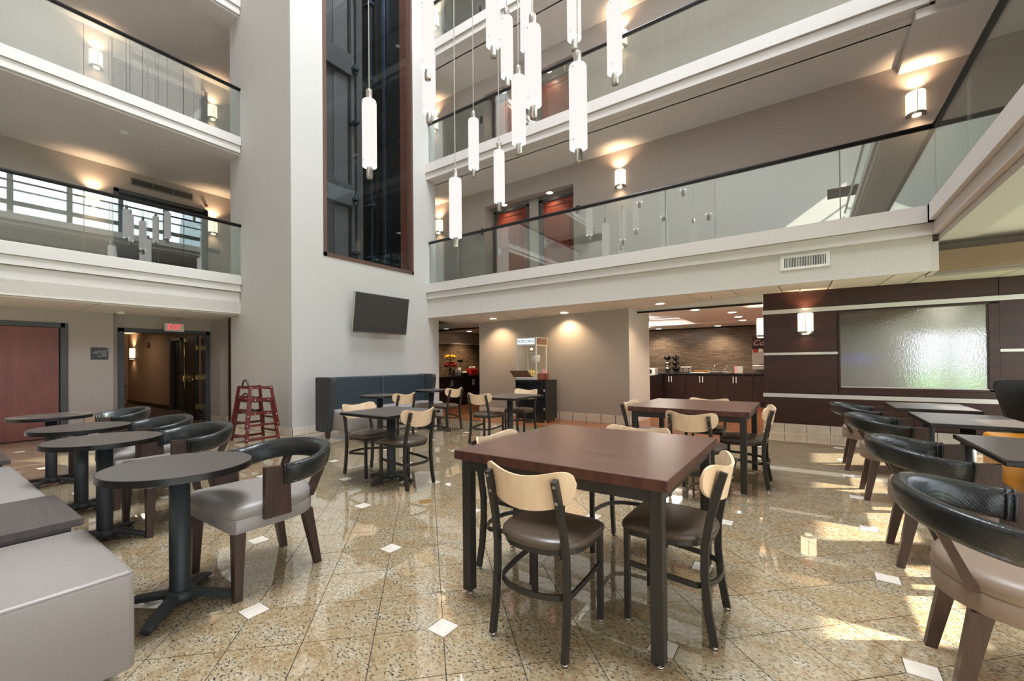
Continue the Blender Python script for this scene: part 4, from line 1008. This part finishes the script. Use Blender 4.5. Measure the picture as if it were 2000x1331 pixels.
ped('small black table at the left half of the slate blue booth', (-5.45, 4.42), 'round', 0.30, 0.30, 0.725, 'small booth tables', 0.26)
ped('small black table at the right half of the slate blue booth', (-5.68, 5.79), 'round', 0.30, 0.30, 0.725, 'small booth tables', 0.26)
ped('black rectangular table farthest right, by the wood wall', (1.05, 6.31), 'rect', 0.31, 0.40, 0.72, 'right side tables')
ped('black rectangular table in the middle of the right row', (1.08, 5.10), 'rect', 0.30, 0.45, 0.72, 'right side tables')
ped('black rectangular table nearest in the right row, before the ochre bench', (1.10, 3.61), 'rect', 0.31, 0.46, 0.72, 'right side tables')

# ================================================================== BOOTHS
def booth(label, loc, rz, ln, back, seatm, nseat=2, group='high back booths', wd=1.0):
    """local: back against y=0 wall side, seat front to +Y... length along X"""
    t = thing('high_back_booth', label, 'booth', loc, rz, group)
    h = 1.0
    for s in (-1, 1):
        x0 = s*ln/2; x1 = x0 - s*0.10
        mb = MB(); pr = [(0.0, 0.10), (0.34, 0.10), (0.36, 0.3), (0.42, 0.7), (0.455, 0.90), (0.46, 0.97), (0.445, 0.995), (0.41, h), (0.0, h)]
        vs0 = [mb.bm.verts.new((x0, y*wd, z)) for y, z in pr]; vs1 = [mb.bm.verts.new((x1, y*wd, z)) for y, z in pr]
        mb.bm.faces.new(vs0); mb.bm.faces.new(vs1[::-1])
        for i in range(len(pr)): mb.bm.faces.new((vs0[i], vs1[i], vs1[(i+1) % len(pr)], vs0[(i+1) % len(pr)]))
        bmesh.ops.bevel(mb.bm, geom=mb.bm.edges[:], offset=0.014, segments=2, affect='EDGES'); mb.build('wing', 'wingvinyl' if back == 'teal' else back, t, smooth=40)
    B(-ln/2+0.09, ln/2-0.09, 0, 0.12, 0.13, h-0.012, bev=0.01).build('back_shell', back, t)
    w = (ln-0.2)/nseat
    for i in range(nseat):
        a = -ln/2+0.10+i*w
        B(a+0.002, a+w-0.002, 0.10, 0.235, 0.42, h-0.005, bev=0.03, seg=4).build('back_cushion', back, t)
        MB().box(a+0.02, a+w-0.0015, 0.2, 0.77, 0.13 if back == 'teal' else 0.03, 0.455, bev=0.035, seg=4).build('seat_block', seatm, t, smooth=50)
    for s in (-1, 1):
        for y in (0.08, 0.34) if False else (0.28, 0.71):
            xx = s*(ln/2-(0.05 if y < 0.4 else 0.20))
            MB().hexa([(xx-0.025, y-0.025, 0), (xx+0.025, y-0.025, 0), (xx+0.025, y+0.025, 0), (xx-0.025, y+0.025, 0)], [(xx-0.035, y-0.035, 0.14), (xx+0.035, y-0.035, 0.14), (xx+0.035, y+0.035, 0.14), (xx-0.035, y+0.035, 0.14)]).build('foot', 'walnut', t)
    return t
booth('slate blue high-back booth with pale seat against the tower wall', (-6.66, 5.27, 0), -PI/2, 2.42, 'teal', 'greyvinyl')
# right booth: black back, ochre seat, facing -X
booth('black high-back booth with ochre seat at the right edge', (2.27, 4.92, 0), PI/2, 3.6, 'blackvinyl', 'ochre', 3, wd=1.45)

# ================================================================== LEFT BENCH
bn = thing('upholstered_bench', 'long grey upholstered bench at the lower left corner', 'bench', (0, 0, 0))
for x0, x1 in ((-2.80, -2.055), (-5.03, -3.45), (-7.3, -5.68)):
    B(x0+0.003, x1, -0.30, 0.525, 0.085, 0.455, bev=0.022, seg=3).build('seat_block', 'greyvinyl', bn, smooth=50)
    MB().tube([(x1-0.006, -0.29, 0.446), (x1-0.006, 0.505, 0.446), (x1-0.012, 0.518, 0.446), (x0+0.02, 0.518, 0.446)], 0.004, 6).build('seam', 'greyvinyl', bn)
    B(x0+0.003, x1-0.10, -0.25, 0.42, 0.0, 0.09).build('plinth', 'bench_wood', bn)
    B(x0+0.003, x1, -0.55, -0.29, 0.085, 1.0, bev=0.03, seg=3).build('backrest', 'greyvinyl', bn, smooth=50)
for i, (x0, x1) in enumerate(((-3.45, -2.80), (-5.68, -5.03))):
    o = thing('divider_table', 'dark wooden divider top between the grey bench seats, %s one' % ('nearer', 'farther')[i], 'side table', ((x0+x1)/2, 0.12, 0), 0, 'bench dividers')
    B(-0.325, 0.325, -0.60, 0.40, 0.465, 0.50, bev=0.003).build('top', 'bench_wood', o); B(-0.31, 0.31, -0.58, 0.36, 0.0, 0.465).build('cabinet_body', 'bench_wood', o)

# ================================================================== HIGH CHAIRS
def highchair():
    t = thing('high_chair', 'x', 'high chair')
    # frame: two A-shaped sides (at x=+-), stacked style
    for s in (-1, 1):
        sd = MB()
        for (ya, yb) in ((-0.25, -0.16), (0.25, 0.16)):
            sd.hexa([(s*0.25-0.011, ya-0.022, 0), (s*0.25+0.011, ya-0.022, 0), (s*0.25+0.011, ya+0.022, 0), (s*0.25-0.011, ya+0.022, 0)], [(s*0.19-0.011, yb-0.022, 0.66), (s*0.19+0.011, yb-0.022, 0.66), (s*0.19+0.011, yb+0.022, 0.66), (s*0.19-0.011, yb+0.022, 0.66)])
        sd.build('side_frame', 'highchair', t)
        for z, hh in ((0.03, 0.035), (0.42, 0.05), (0.62, 0.035)):
            k = z/0.66; x = s*(0.25-0.06*k); y = 0.25-0.09*k
            B(x-0.009, x+0.009, -y, y, z, z+hh).build('side_rail', 'highchair', t)
    for sy in (-1, 1):
        for z, hh in ((0.12, 0.03), (0.60, 0.045)) if sy < 0 else ((0.08, 0.03), (0.48, 0.03), (0.62, 0.03)):
            k = z/0.66; x = 0.25-0.06*k; y = sy*(0.25-0.09*k)
            B(-x, x, y-0.008, y+0.008, z, z+hh).build('cross_rail', 'highchair', t)
    B(-0.2, 0.2, -0.17, 0.17, 0.44, 0.455).build('seat', 'highchair', t)
    f = MB(); n = 10
    f.tube([(0.10*math.cos(PI*i/n), 0.15, 0.64+0.12*math.sin(PI*i/n)) for i in range(n+1)], 0.013); f.build('back_hoop', 'walnut', t)
    f = MB(); f.sweep([(-0.18, 0.0, 0.50), (0, -0.05, 0.46), (0.18, 0.0, 0.5)], [(-0.012, -0.003), (0.012, -0.003), (0.012, 0.003), (-0.012, 0.003)]); f.build('strap', 'black', t)
    f = MB()
    for s in (-1, 1):
        for z, y in ((0.44, -0.1), (0.44, 0.1), (0.64, -0.15), (0.64, 0.15), (0.05, 0.24), (0.05, -0.24), (0.2, 0.22), (0.2, -0.22)):
            x = 0.25-0.06*z/0.66; f.cyl((s*(x+0.009), y, z), (s*(x+0.014), y, z), 0.008, n=8)
    f.build('screw_cap', 'white', t)
    return t
hc = highchair(); hc['group'] = 'stacked wooden high chairs'
place(hc, (-7.30, 3.40, 0), math.radians(180), 'cherry red wooden high chair at the bottom of the stack by the tower')
dup(hc, (-7.30, 3.40, 0.215), math.radians(180), 'cherry red wooden high chair on top of the stack by the tower', 'stacked wooden high chairs')

# ================================================================== POPCORN CART
pc = thing('popcorn_cart', 'black cabinet on castors under the popcorn machine', 'cabinet', (-4.56, 7.73, 0))
B(-0.36, 0.36, -0.23, 0.23, 0.06, 0.835, bev=0.003).build('body', 'blackmetal', pc)
B(-0.365, 0.365, -0.235, 0.235, 0.835, 0.855, bev=0.003).build('top', 'counter', pc)
for s in (-1, 1):
    dr = B(min(s*0.004, s*0.352), max(s*0.004, s*0.352), -0.243, -0.23, 0.08, 0.825, bev=0.003).build('door', 'black', pc)
    for z in (0.28, 0.65): B(s*0.335-0.02, s*0.335+0.02, -0.252, -0.243, z-0.025, z+0.025, bev=0.003).build('hinge', 'chrome', dr)
    for y in (-0.19, 0.19): MB().cyl((s*0.32-0.01, y, 0.03), (s*0.32+0.01, y, 0.03), 0.03, n=14).build('castor', 'chrome', pc)
pm = thing('popcorn_machine', 'glass popcorn machine with lit POPCORN header', 'popcorn machine', (-4.69, 7.78, 0.856))
B(-0.24, 0.24, -0.22, 0.24, 0.0, 0.05, bev=0.004).build('base', 'alu', pm)
for sx in (-1, 1):
    for sy in (-0.2, 0.22): B(sx*0.225-0.013, sx*0.225+0.013, sy-0.012, sy+0.012, 0.05, 0.72).build('corner_post', 'alu', pm)
B(-0.245, 0.245, -0.225, 0.245, 0.70, 0.87, bev=0.004).build('header_box', 'alu', pm)
B(0.2455, 0.248, -0.2, 0.22, 0.72, 0.86).build('side_badge', 'gill', pm)
hp = B(-0.215, 0.205, -0.229, -0.225, 0.735, 0.85).build('marquee_panel', 'marquee', pm)
text('lettering', 'POPCORN', 0.085, (-0.005, -0.231, 0.79), (PI/2, 0, 0), 'black', pm, 0.001, sx=0.98)
for sx in (-1, 1): B(sx*0.232-0.002, sx*0.232+0.002, -0.19, 0.21, 0.05, 0.70).build('side_glass', 'clear', pm)
B(-0.215, 0.215, -0.212, -0.208, 0.22, 0.70).build('glass_door', 'clear', pm)
MB().lathe([(0.085, 0.36), (0.095, 0.38), (0.095, 0.5), (0.08, 0.51), (0, 0.51)], 20, (0.08, 0.02)).build('kettle', 'alu', pm)
MB().cyl((0.08, 0.02, 0.51), (0.08, 0.02, 0.7), 0.015).box(-0.06, 0.1, 0.01, 0.03, 0.55, 0.57).build('kettle_arm', 'alu', pm)
MB().sphere((0, 0, 0.64), 0.03).build('heat_lamp', 'sconce', pm)
f = MB(); random.seed(3)
for i in range(260):
    x = random.uniform(-0.2, 0.2); y = random.uniform(-0.18, 0.18); h = 0.06+0.14*(1-(x/0.25)**2)*(1-(y/0.25)**2)
    f.sphere((x, y, h*random.uniform(0.5, 1)), 0.02, 1)
o = f.build('popcorn', 'popcorn'); o.location = (-4.69, 7.78, 0.856); o['kind'] = 'stuff'; tag(o, 'heap of popcorn inside the popcorn machine', 'popcorn')
fl = MB().hexa([(-0.26, -0.30, 0.055), (0.19, -0.30, 0.055), (0.19, -0.29, 0.055), (-0.26, -0.29, 0.055)], [(-0.30, -0.40, 0.19), (0.13, -0.40, 0.19), (0.13, -0.39, 0.20), (-0.30, -0.39, 0.20)]).build('serving_flap', 'brownframe', pm)
bx = thing('napkin_box', 'red-brown wooden box with pink popcorn bags on the cart', 'box', (-4.31, 7.60, 0.856))
f = MB(); f.box(-0.085, 0.085, -0.07, -0.06, 0, 0.135); f.box(-0.085, 0.085, 0.06, 0.07, 0, 0.135); f.box(-0.085, -0.075, -0.07, 0.07, 0, 0.135); f.box(0.075, 0.085, -0.07, 0.07, 0, 0.135); f.box(-0.085, 0.085, -0.07, 0.07, 0, 0.01)
f.build('body', mat('redwood_box', '#8a4a34', 0.5), bx)
o = B(-0.035, 0.055, -0.03, 0.03, 0.0, 0.2, bev=0.008).build('popcorn_bag', 'pink'); o.location = (-4.29, 7.60, 0.868); tag(o, 'pink and white paper popcorn bags standing in the wooden box', 'paper bag')
o = MB().lathe([(0, 0), (0.022, 0), (0.022, 0.1), (0.008, 0.14), (0.008, 0.17), (0, 0.17)], 14).build('shaker_bottle', 'steel'); o.location = (-4.37, 7.60, 0.868); tag(o, 'small metal seasoning shaker in the wooden box', 'shaker')

# ================================================================== KITCHEN
def cabinet_run(label, loc, rz, x0, n, w, depth, h, group, kick=0.1, handles=True):
    out_ = []
    for i in range(n):
        t = thing('base_cabinet', label[i] if isinstance(label, list) else label, 'cabinet', loc, rz, group)
        a = x0+i*w
        B(a+0.002, a+w-0.002, 0, depth-0.02, kick, h-0.03).build('body', 'cabinet', t); B(a, a+w, 0.0, depth-0.08, 0, kick).build('kick_board', 'black', t)
        for k in range(2):
            b0 = a+k*w/2+0.006; b1 = a+(k+1)*w/2-0.006
            d_ = B(b0, b1, depth-0.02, depth-0.004, kick+0.01, h-0.045, bev=0.002).build('door', 'cabinet', t)
            f = MB(); r_ = 0.05
            f.box(b0, b1, depth-0.004, depth+0.004, h-0.045-r_, h-0.045, bev=0.001); f.box(b0, b1, depth-0.004, depth+0.004, kick+0.01, kick+0.01+r_, bev=0.001); f.box(b0, b0+r_, depth-0.004, depth+0.004, kick+0.01+r_, h-0.045-r_); f.box(b1-r_, b1, depth-0.004, depth+0.004, kick+0.01+r_, h-0.045-r_)
            f.build('door_rail', 'cabinet', d_)
            hx = b1-0.03 if k == 0 else b0+0.03
            MB().box(hx-0.012, hx+0.012, depth+0.02, depth+0.035, h-0.25, h-0.08, bev=0.003).box(hx-0.006, hx+0.006, depth, depth+0.02, h-0.23, h-0.21).box(hx-0.006, hx+0.006, depth, depth+0.02, h-0.12, h-0.10).build('handle', 'handle_steel', d_)
        out_.append(t)
    return out_
# back counter (faces -Y): local x mirrored by rz=pi
names = ['espresso base cabinet left under the cereal dispensers', 'espresso base cabinet under the toaster and pastry tray', 'espresso base cabinet under the glass domes', 'espresso base cabinet under the soda machine']
KY = 13.6
cabinet_run([names[3], names[2], names[1], names[0]], (0, KY, 0), PI, 0.30, 4, 0.822, 0.6, 0.86, 'kitchen base cabinets', 0.13)
o = B(-3.6, -0.14, 12.96, 13.62, 0.83, 0.868, bev=0.004).build('countertop', 'counter'); tag(o, 'black stone countertop along the tiled kitchen back wall', 'countertop')
sidec = thing('island_counter', 'dark counter end with front coloured for a bluish reflection left of the kitchen', 'counter', (0, 0, 0))
B(-4.45, -3.36, 11.3, 12.9, 0.0, 0.80).build('body', 'cabinet', sidec); B(-4.49, -3.33, 11.25, 12.95, 0.80, 0.835, bev=0.004).build('top', 'counter', sidec)
B(-3.9, -3.45, 11.28, 11.30, 0.05, 0.78).build('end_panel', 'doorframe', sidec)  # cool grey panel colour stands in for a bluish reflection
zK = 0.869
def onK(name, px, w_, build, label, cat, y=13.3, group=None):
    """place on the back counter at image column px"""
    d = f2 + r3*(px-CX)/FPX - u3*(725-CY)/FPX; x = d.x*(y/d.y)
    t = thing(name, label, cat, (x, y, zK), 0, group); build(t); return t
def dispenser(t, dark=True):
    MB().lathe([(0, 0), (0.09, 0), (0.09, 0.02), (0.02, 0.03), (0.02, 0.05)], 16).build('stand', 'black', t)
    for k in range(3): MB().lathe([(0, 0.05+k*0.16), (0.06, 0.055+k*0.16), (0.098, 0.11+k*0.16), (0.102, 0.14+k*0.16), (0.085, 0.165+k*0.16), (0.03, 0.18+k*0.16), (0.025, 0.21+k*0.16)], 20).build('bowl', 'black' if dark or k == 2 else 'chrome', t)
onK('tiered_bowl_stand', 1304, 0, lambda t: dispenser(t, False), 'left tiered stand of shiny black bowls on the kitchen counter', 'bowl stand', group='tiered bowl stands')
onK('tiered_bowl_stand', 1320, 0, lambda t: dispenser(t, True), 'right tiered stand of shiny black bowls on the kitchen counter', 'bowl stand', group='tiered bowl stands')
def toaster(t):
    B(-0.15, 0.15, -0.1, 0.1, 0.015, 0.18, bev=0.015).build('body', 'appliance', t)
    for s in (-1, 1): B(s*0.08-0.02, s*0.08+0.02, -0.105, -0.099, 0.11, 0.14).build('lever', 'black', t); MB().cyl((s*0.08, -0.1, 0.05), (s*0.08, -0.115, 0.05), 0.014, n=12).build('dial', 'black', t)
    B(-0.14, 0.14, -0.09, 0.09, 0, 0.015).build('base', 'black', t)
onK('toaster', 1341, 0, toaster, 'four slice steel toaster on the kitchen counter', 'toaster')
def pastry(t):
    B(-0.26, 0.26, -0.14, 0.14, 0, 0.02, bev=0.004).build('tray', 'chrome', t)
    f = MB(); f.box(-0.25, 0.25, -0.13, -0.126, 0.02, 0.15); f.box(-0.25, 0.25, 0.126, 0.13, 0.02, 0.15); f.box(-0.25, 0.25, -0.13, 0.13, 0.15, 0.155); f.build('cover', 'clear', t)
onK('pastry_case', 1369, 0, pastry, 'clear pastry case with buns on the kitchen counter', 'food display')
d = f2 + r3*(1369-CX)/FPX - u3*(725-CY)/FPX; bx_ = d.x*(13.3/d.y)
for k in range(6):
    o = MB().sphere((0, 0, 0.03), 0.045, 2, (1.1, 0.8, 0.7)).build('bun', 'orange'); o.location = (bx_-0.19+0.076*k, 13.3+0.03*(-1)**k, zK+0.022); tag(o, 'golden baked bun inside the clear pastry case', 'bun', 'buns in the pastry case')
def dome(t):
    MB().lathe([(0, 0), (0.06, 0), (0.05, 0.02), (0.145, 0.03), (0.15, 0.04), (0, 0.04)], 20).build('plate', 'paper', t)
    MB().lathe([(0.135, 0.04), (0.13, 0.1), (0.11, 0.15), (0.04, 0.17), (0, 0.172)], 24).build('dome', 'clear', t); MB().sphere((0, 0, 0.19), 0.018).build('knob', 'chrome', t)
onK('cake_dome', 1396, 0, dome, 'left clear domed cake plate on the kitchen counter', 'cake dome', group='cake domes')
onK('cake_dome', 1420, 0, dome, 'right clear domed cake plate on the kitchen counter', 'cake dome', group='cake domes')
onK('napkin_stack', 1443, 0, lambda t: [B(-0.1+k*0.067, -0.035+k*0.067, -0.07, 0.07, 0, 0.19, bev=0.004).build('packet', ('pink', 'paper', 'marquee')[k] if k < 2 else 'paper', t) for k in range(3)], 'white and violet cereal packets on the kitchen counter', 'boxes')
sd = thing('soda_dispenser', 'soda fountain with dark red header and coloured taps', 'drinks machine', (-1.04, 13.2, zK))
B(-0.10, 0.80, 0.0, 0.38, 0.24, 0.62, bev=0.01).build('body', 'appliance', sd); B(-0.10, 0.80, -0.04, 0.38, 0.10, 0.22, bev=0.01).build('drip_box', 'appliance', sd)
B(-0.10, 0.80, -0.05, 0.38, 0.66, 0.98, bev=0.015).build('header', 'black', sd); B(-0.08, 0.78, -0.056, -0.05, 0.70, 0.95).build('header_panel', mat('cola_red', '#4a1512', 0.3), sd)
text('lettering', 'Coca-Cola', 0.20, (0.35, -0.058, 0.80), (PI/2, 0, 0), 'paper', sd, 0.001, shear=0.35)
for k, c_ in enumerate(('red', 'paper', 'yellow', 'blue')):
    f = B(-0.08+k*0.13, 0.02+k*0.13, -0.06, 0.0, 0.55, 0.65, bev=0.006).build('tap', c_, sd)
f = MB()
for x in (-0.03, 0.38): f.cyl((x, 0.05, 0), (x, 0.05, 0.1), 0.015)
f.build('leg', 'chrome', sd)
# glass jar stand and paper box on the island counter
def waffle(t): pass
o = thing('paper_cup_box', 'white and blue box on the island counter', 'box', (-3.62, 12.3, 0.836)); B(-0.25, 0.25, -0.15, 0.15, 0, 0.19, bev=0.006).build('body', 'paper', o); B(0.0, 0.16, -0.153, -0.15, 0.04, 0.15).build('print', 'blueled' if False else 'signblack', o)
o = thing('sneeze_guard', 'clear glass sneeze guard on the island counter', 'glass screen', (-3.8, 12.0, 0.836)); B(-0.3, -0.29, -0.3, 0.3, 0.0, 0.62).build('glass_pane', 'clear', o); B(-0.05, 0.25, -0.005, 0.005, 0.2, 0.6).build('glass_pane', 'clear', o); MB().cyl((-0.04, 0, 0), (-0.04, 0, 0.6), 0.012).cyl((0.26, 0, 0), (0.26, 0, 0.6), 0.012).build('post', 'chrome', o)
# left nook counter with fruit stand
LKF = LK+0.62
lkc = thing('fruit_counter', 'espresso counter with paired doors below the fruit stand', 'counter', (LK, 0, 0))
B(0.002, 0.58, 7.6, 12.0, 0.10, 0.80).build('body', 'cabinet', lkc); B(0.002, 0.5, 7.6, 12.0, 0, 0.10).build('kick_board', 'black', lkc); B(0.034, 0.64, 7.6, 12.0, 0.80, 0.835, bev=0.004).build('top', 'counter', lkc)
for k in range(9):
    y = 7.62+k*0.48; dr = B(0.58, 0.60, y+0.004, y+0.476, 0.11, 0.79, bev=0.002).build('door', 'cabinet', lkc)
    hy = y+(0.44 if k % 2 == 0 else 0.036); MB().box(0.62, 0.635, hy-0.012, hy+0.012, 0.56, 0.73, bev=0.003).box(0.6, 0.62, hy-0.006, hy+0.006, 0.58, 0.6).build('handle', 'handle_steel', dr)
def atL(px, py, X_):
    d = f2 + r3*(px-CX)/FPX - u3*(py-CY)/FPX; k = X_/d.x; return d.y*k
yf = atL(880, 735, LK+0.35)
fs = thing('fruit_stand', 'two tier black wire fruit stand on the left counter', 'fruit stand', (LK+0.35, yf, 0.836))
f = MB(); f.cyl((0, 0, 0.02), (0, 0, 0.62), 0.012)
for k in range(5): a = 2*PI*k/5; f.tube([(0.0, 0, 0.25), (0.10*math.cos(a), 0.10*math.sin(a), 0.12), (0.16*math.cos(a), 0.16*math.sin(a), 0.01)], 0.008)
f.build('stem', 'black', fs)
for r_, z in ((0.17, 0.25), (0.15, 0.47)): 
    f = MB(); f.tube([(r_*math.cos(2*PI*i/20), r_*math.sin(2*PI*i/20), z+0.06) for i in range(20)], 0.006, closed=True)
    for k in range(8): a = 2*PI*k/8; f.tube([(0.02*math.cos(a), 0.02*math.sin(a), z), (r_*0.7*math.cos(a), r_*0.7*math.sin(a), z+0.015), (r_*math.cos(a), r_*math.sin(a), z+0.06)], 0.004, 5)
    f.build('wire_basket', 'black', fs)
ap = None; random.seed(5)
for k in range(16):
    a = 2*PI*k/9 + (0.3 if k > 8 else 0); r_ = 0.145 if k < 9 else 0.08; z = 0.31 if k < 9 else 0.365
    if ap is None: ap = MB().lathe([(0, 0.036), (0.018, 0.045), (0.042, 0.036), (0.049, 0.005), (0.038, -0.034), (0.012, -0.044), (0, -0.04)], 12).build('apple', 'apple'); o = ap
    else: o = ap.copy(); C.objects.link(o)
    o.location = (LK+0.35+r_*math.cos(a), yf+r_*math.sin(a), 0.836+z); tag(o, 'red apple in the lower basket of the fruit stand', 'apple', 'apples in the fruit stand')
bn0 = None
for k in range(9):
    if bn0 is None:
        pts = [(0.12*math.cos(t), 0.0, 0.12*math.sin(t)*0.7) for t in [PI*0.15+PI*0.7*i/8 for i in range(9)]]
        bn0 = MB().sweep(pts, [(0.025*math.cos(2*PI*i/8), 0.025*math.sin(2*PI*i/8)) for i in range(8)], smooth=True, scale=[0.3, 0.8, 1, 1.1, 1.1, 1.1, 1, 0.8, 0.3]).build('banana', 'banana'); o = bn0
    else: o = bn0.copy(); C.objects.link(o)
    a = 2*PI*k/9; o.location = (LK+0.35+0.07*math.cos(a), yf+0.07*math.sin(a), 0.836+0.49+0.01*(k % 3)); o.rotation_euler = (0, 0, a); tag(o, 'yellow banana in the upper basket of the fruit stand', 'banana', 'bananas in the fruit stand')
def cupstack(px, lb, X_=LK+0.42, r=0.038, h=0.24):
    y = atL(px, 735, X_); o = MB()
    o.lathe([(0, 0), (r, 0), (r*1.08, h), (r*0.9, h+0.005), (0, h)], 16); o = o.build('cup_stack', 'paper'); o.location = (X_, y, 0.836); tag(o, lb, 'cups', 'paper cup stacks')
cupstack(890.5, 'slim stack of white paper cups next to the fruit stand', r=0.03, h=0.20)
cupstack(897, 'wide stack of white paper cups right of the fruit stand', r=0.05, h=0.235)
y_ = atL(899, 735, LK+0.3)
o = thing('raised_bowl', 'black bowl on a thin stand behind the paper cups', 'bowl', (LK+0.2, atL(899, 735, LK+0.2), 0.836)); MB().lathe([(0.03, 0.40), (0.08, 0.42), (0.10, 0.47), (0.09, 0.47), (0, 0.43)], 16).build('bowl', 'black', o); MB().cyl((0, 0, 0), (0, 0, 0.41), 0.008).lathe([(0, 0), (0.07, 0), (0.07, 0.01)], 14).build('stand', 'chrome', o)
o = thing('condiment_caddy', 'black condiment caddy on the left counter', 'caddy', (LK+0.4, atL(907, 737, LK+0.4), 0.836)); B(-0.08, 0.08, -0.11, 0.11, 0, 0.08, bev=0.01).build('tray', 'black', o)
for k in range(3): MB().cyl((0, -0.07+0.07*k, 0.03), (0, -0.07+0.07*k, 0.13), 0.02).build('pot', 'paper', o)
o = thing('coffee_urn', 'red coffee pot display on the left counter', 'coffee urn', (LK+0.3, atL(922, 735, LK+0.3), 0.836)); B(-0.10, 0.10, -0.17, 0.17, 0, 0.2, bev=0.02).build('body', 'red', o)
for k in range(3): MB().cyl((0, -0.11+0.11*k, 0.2), (0, -0.11+0.11*k, 0.26), 0.035).build('lid', 'steel', o)
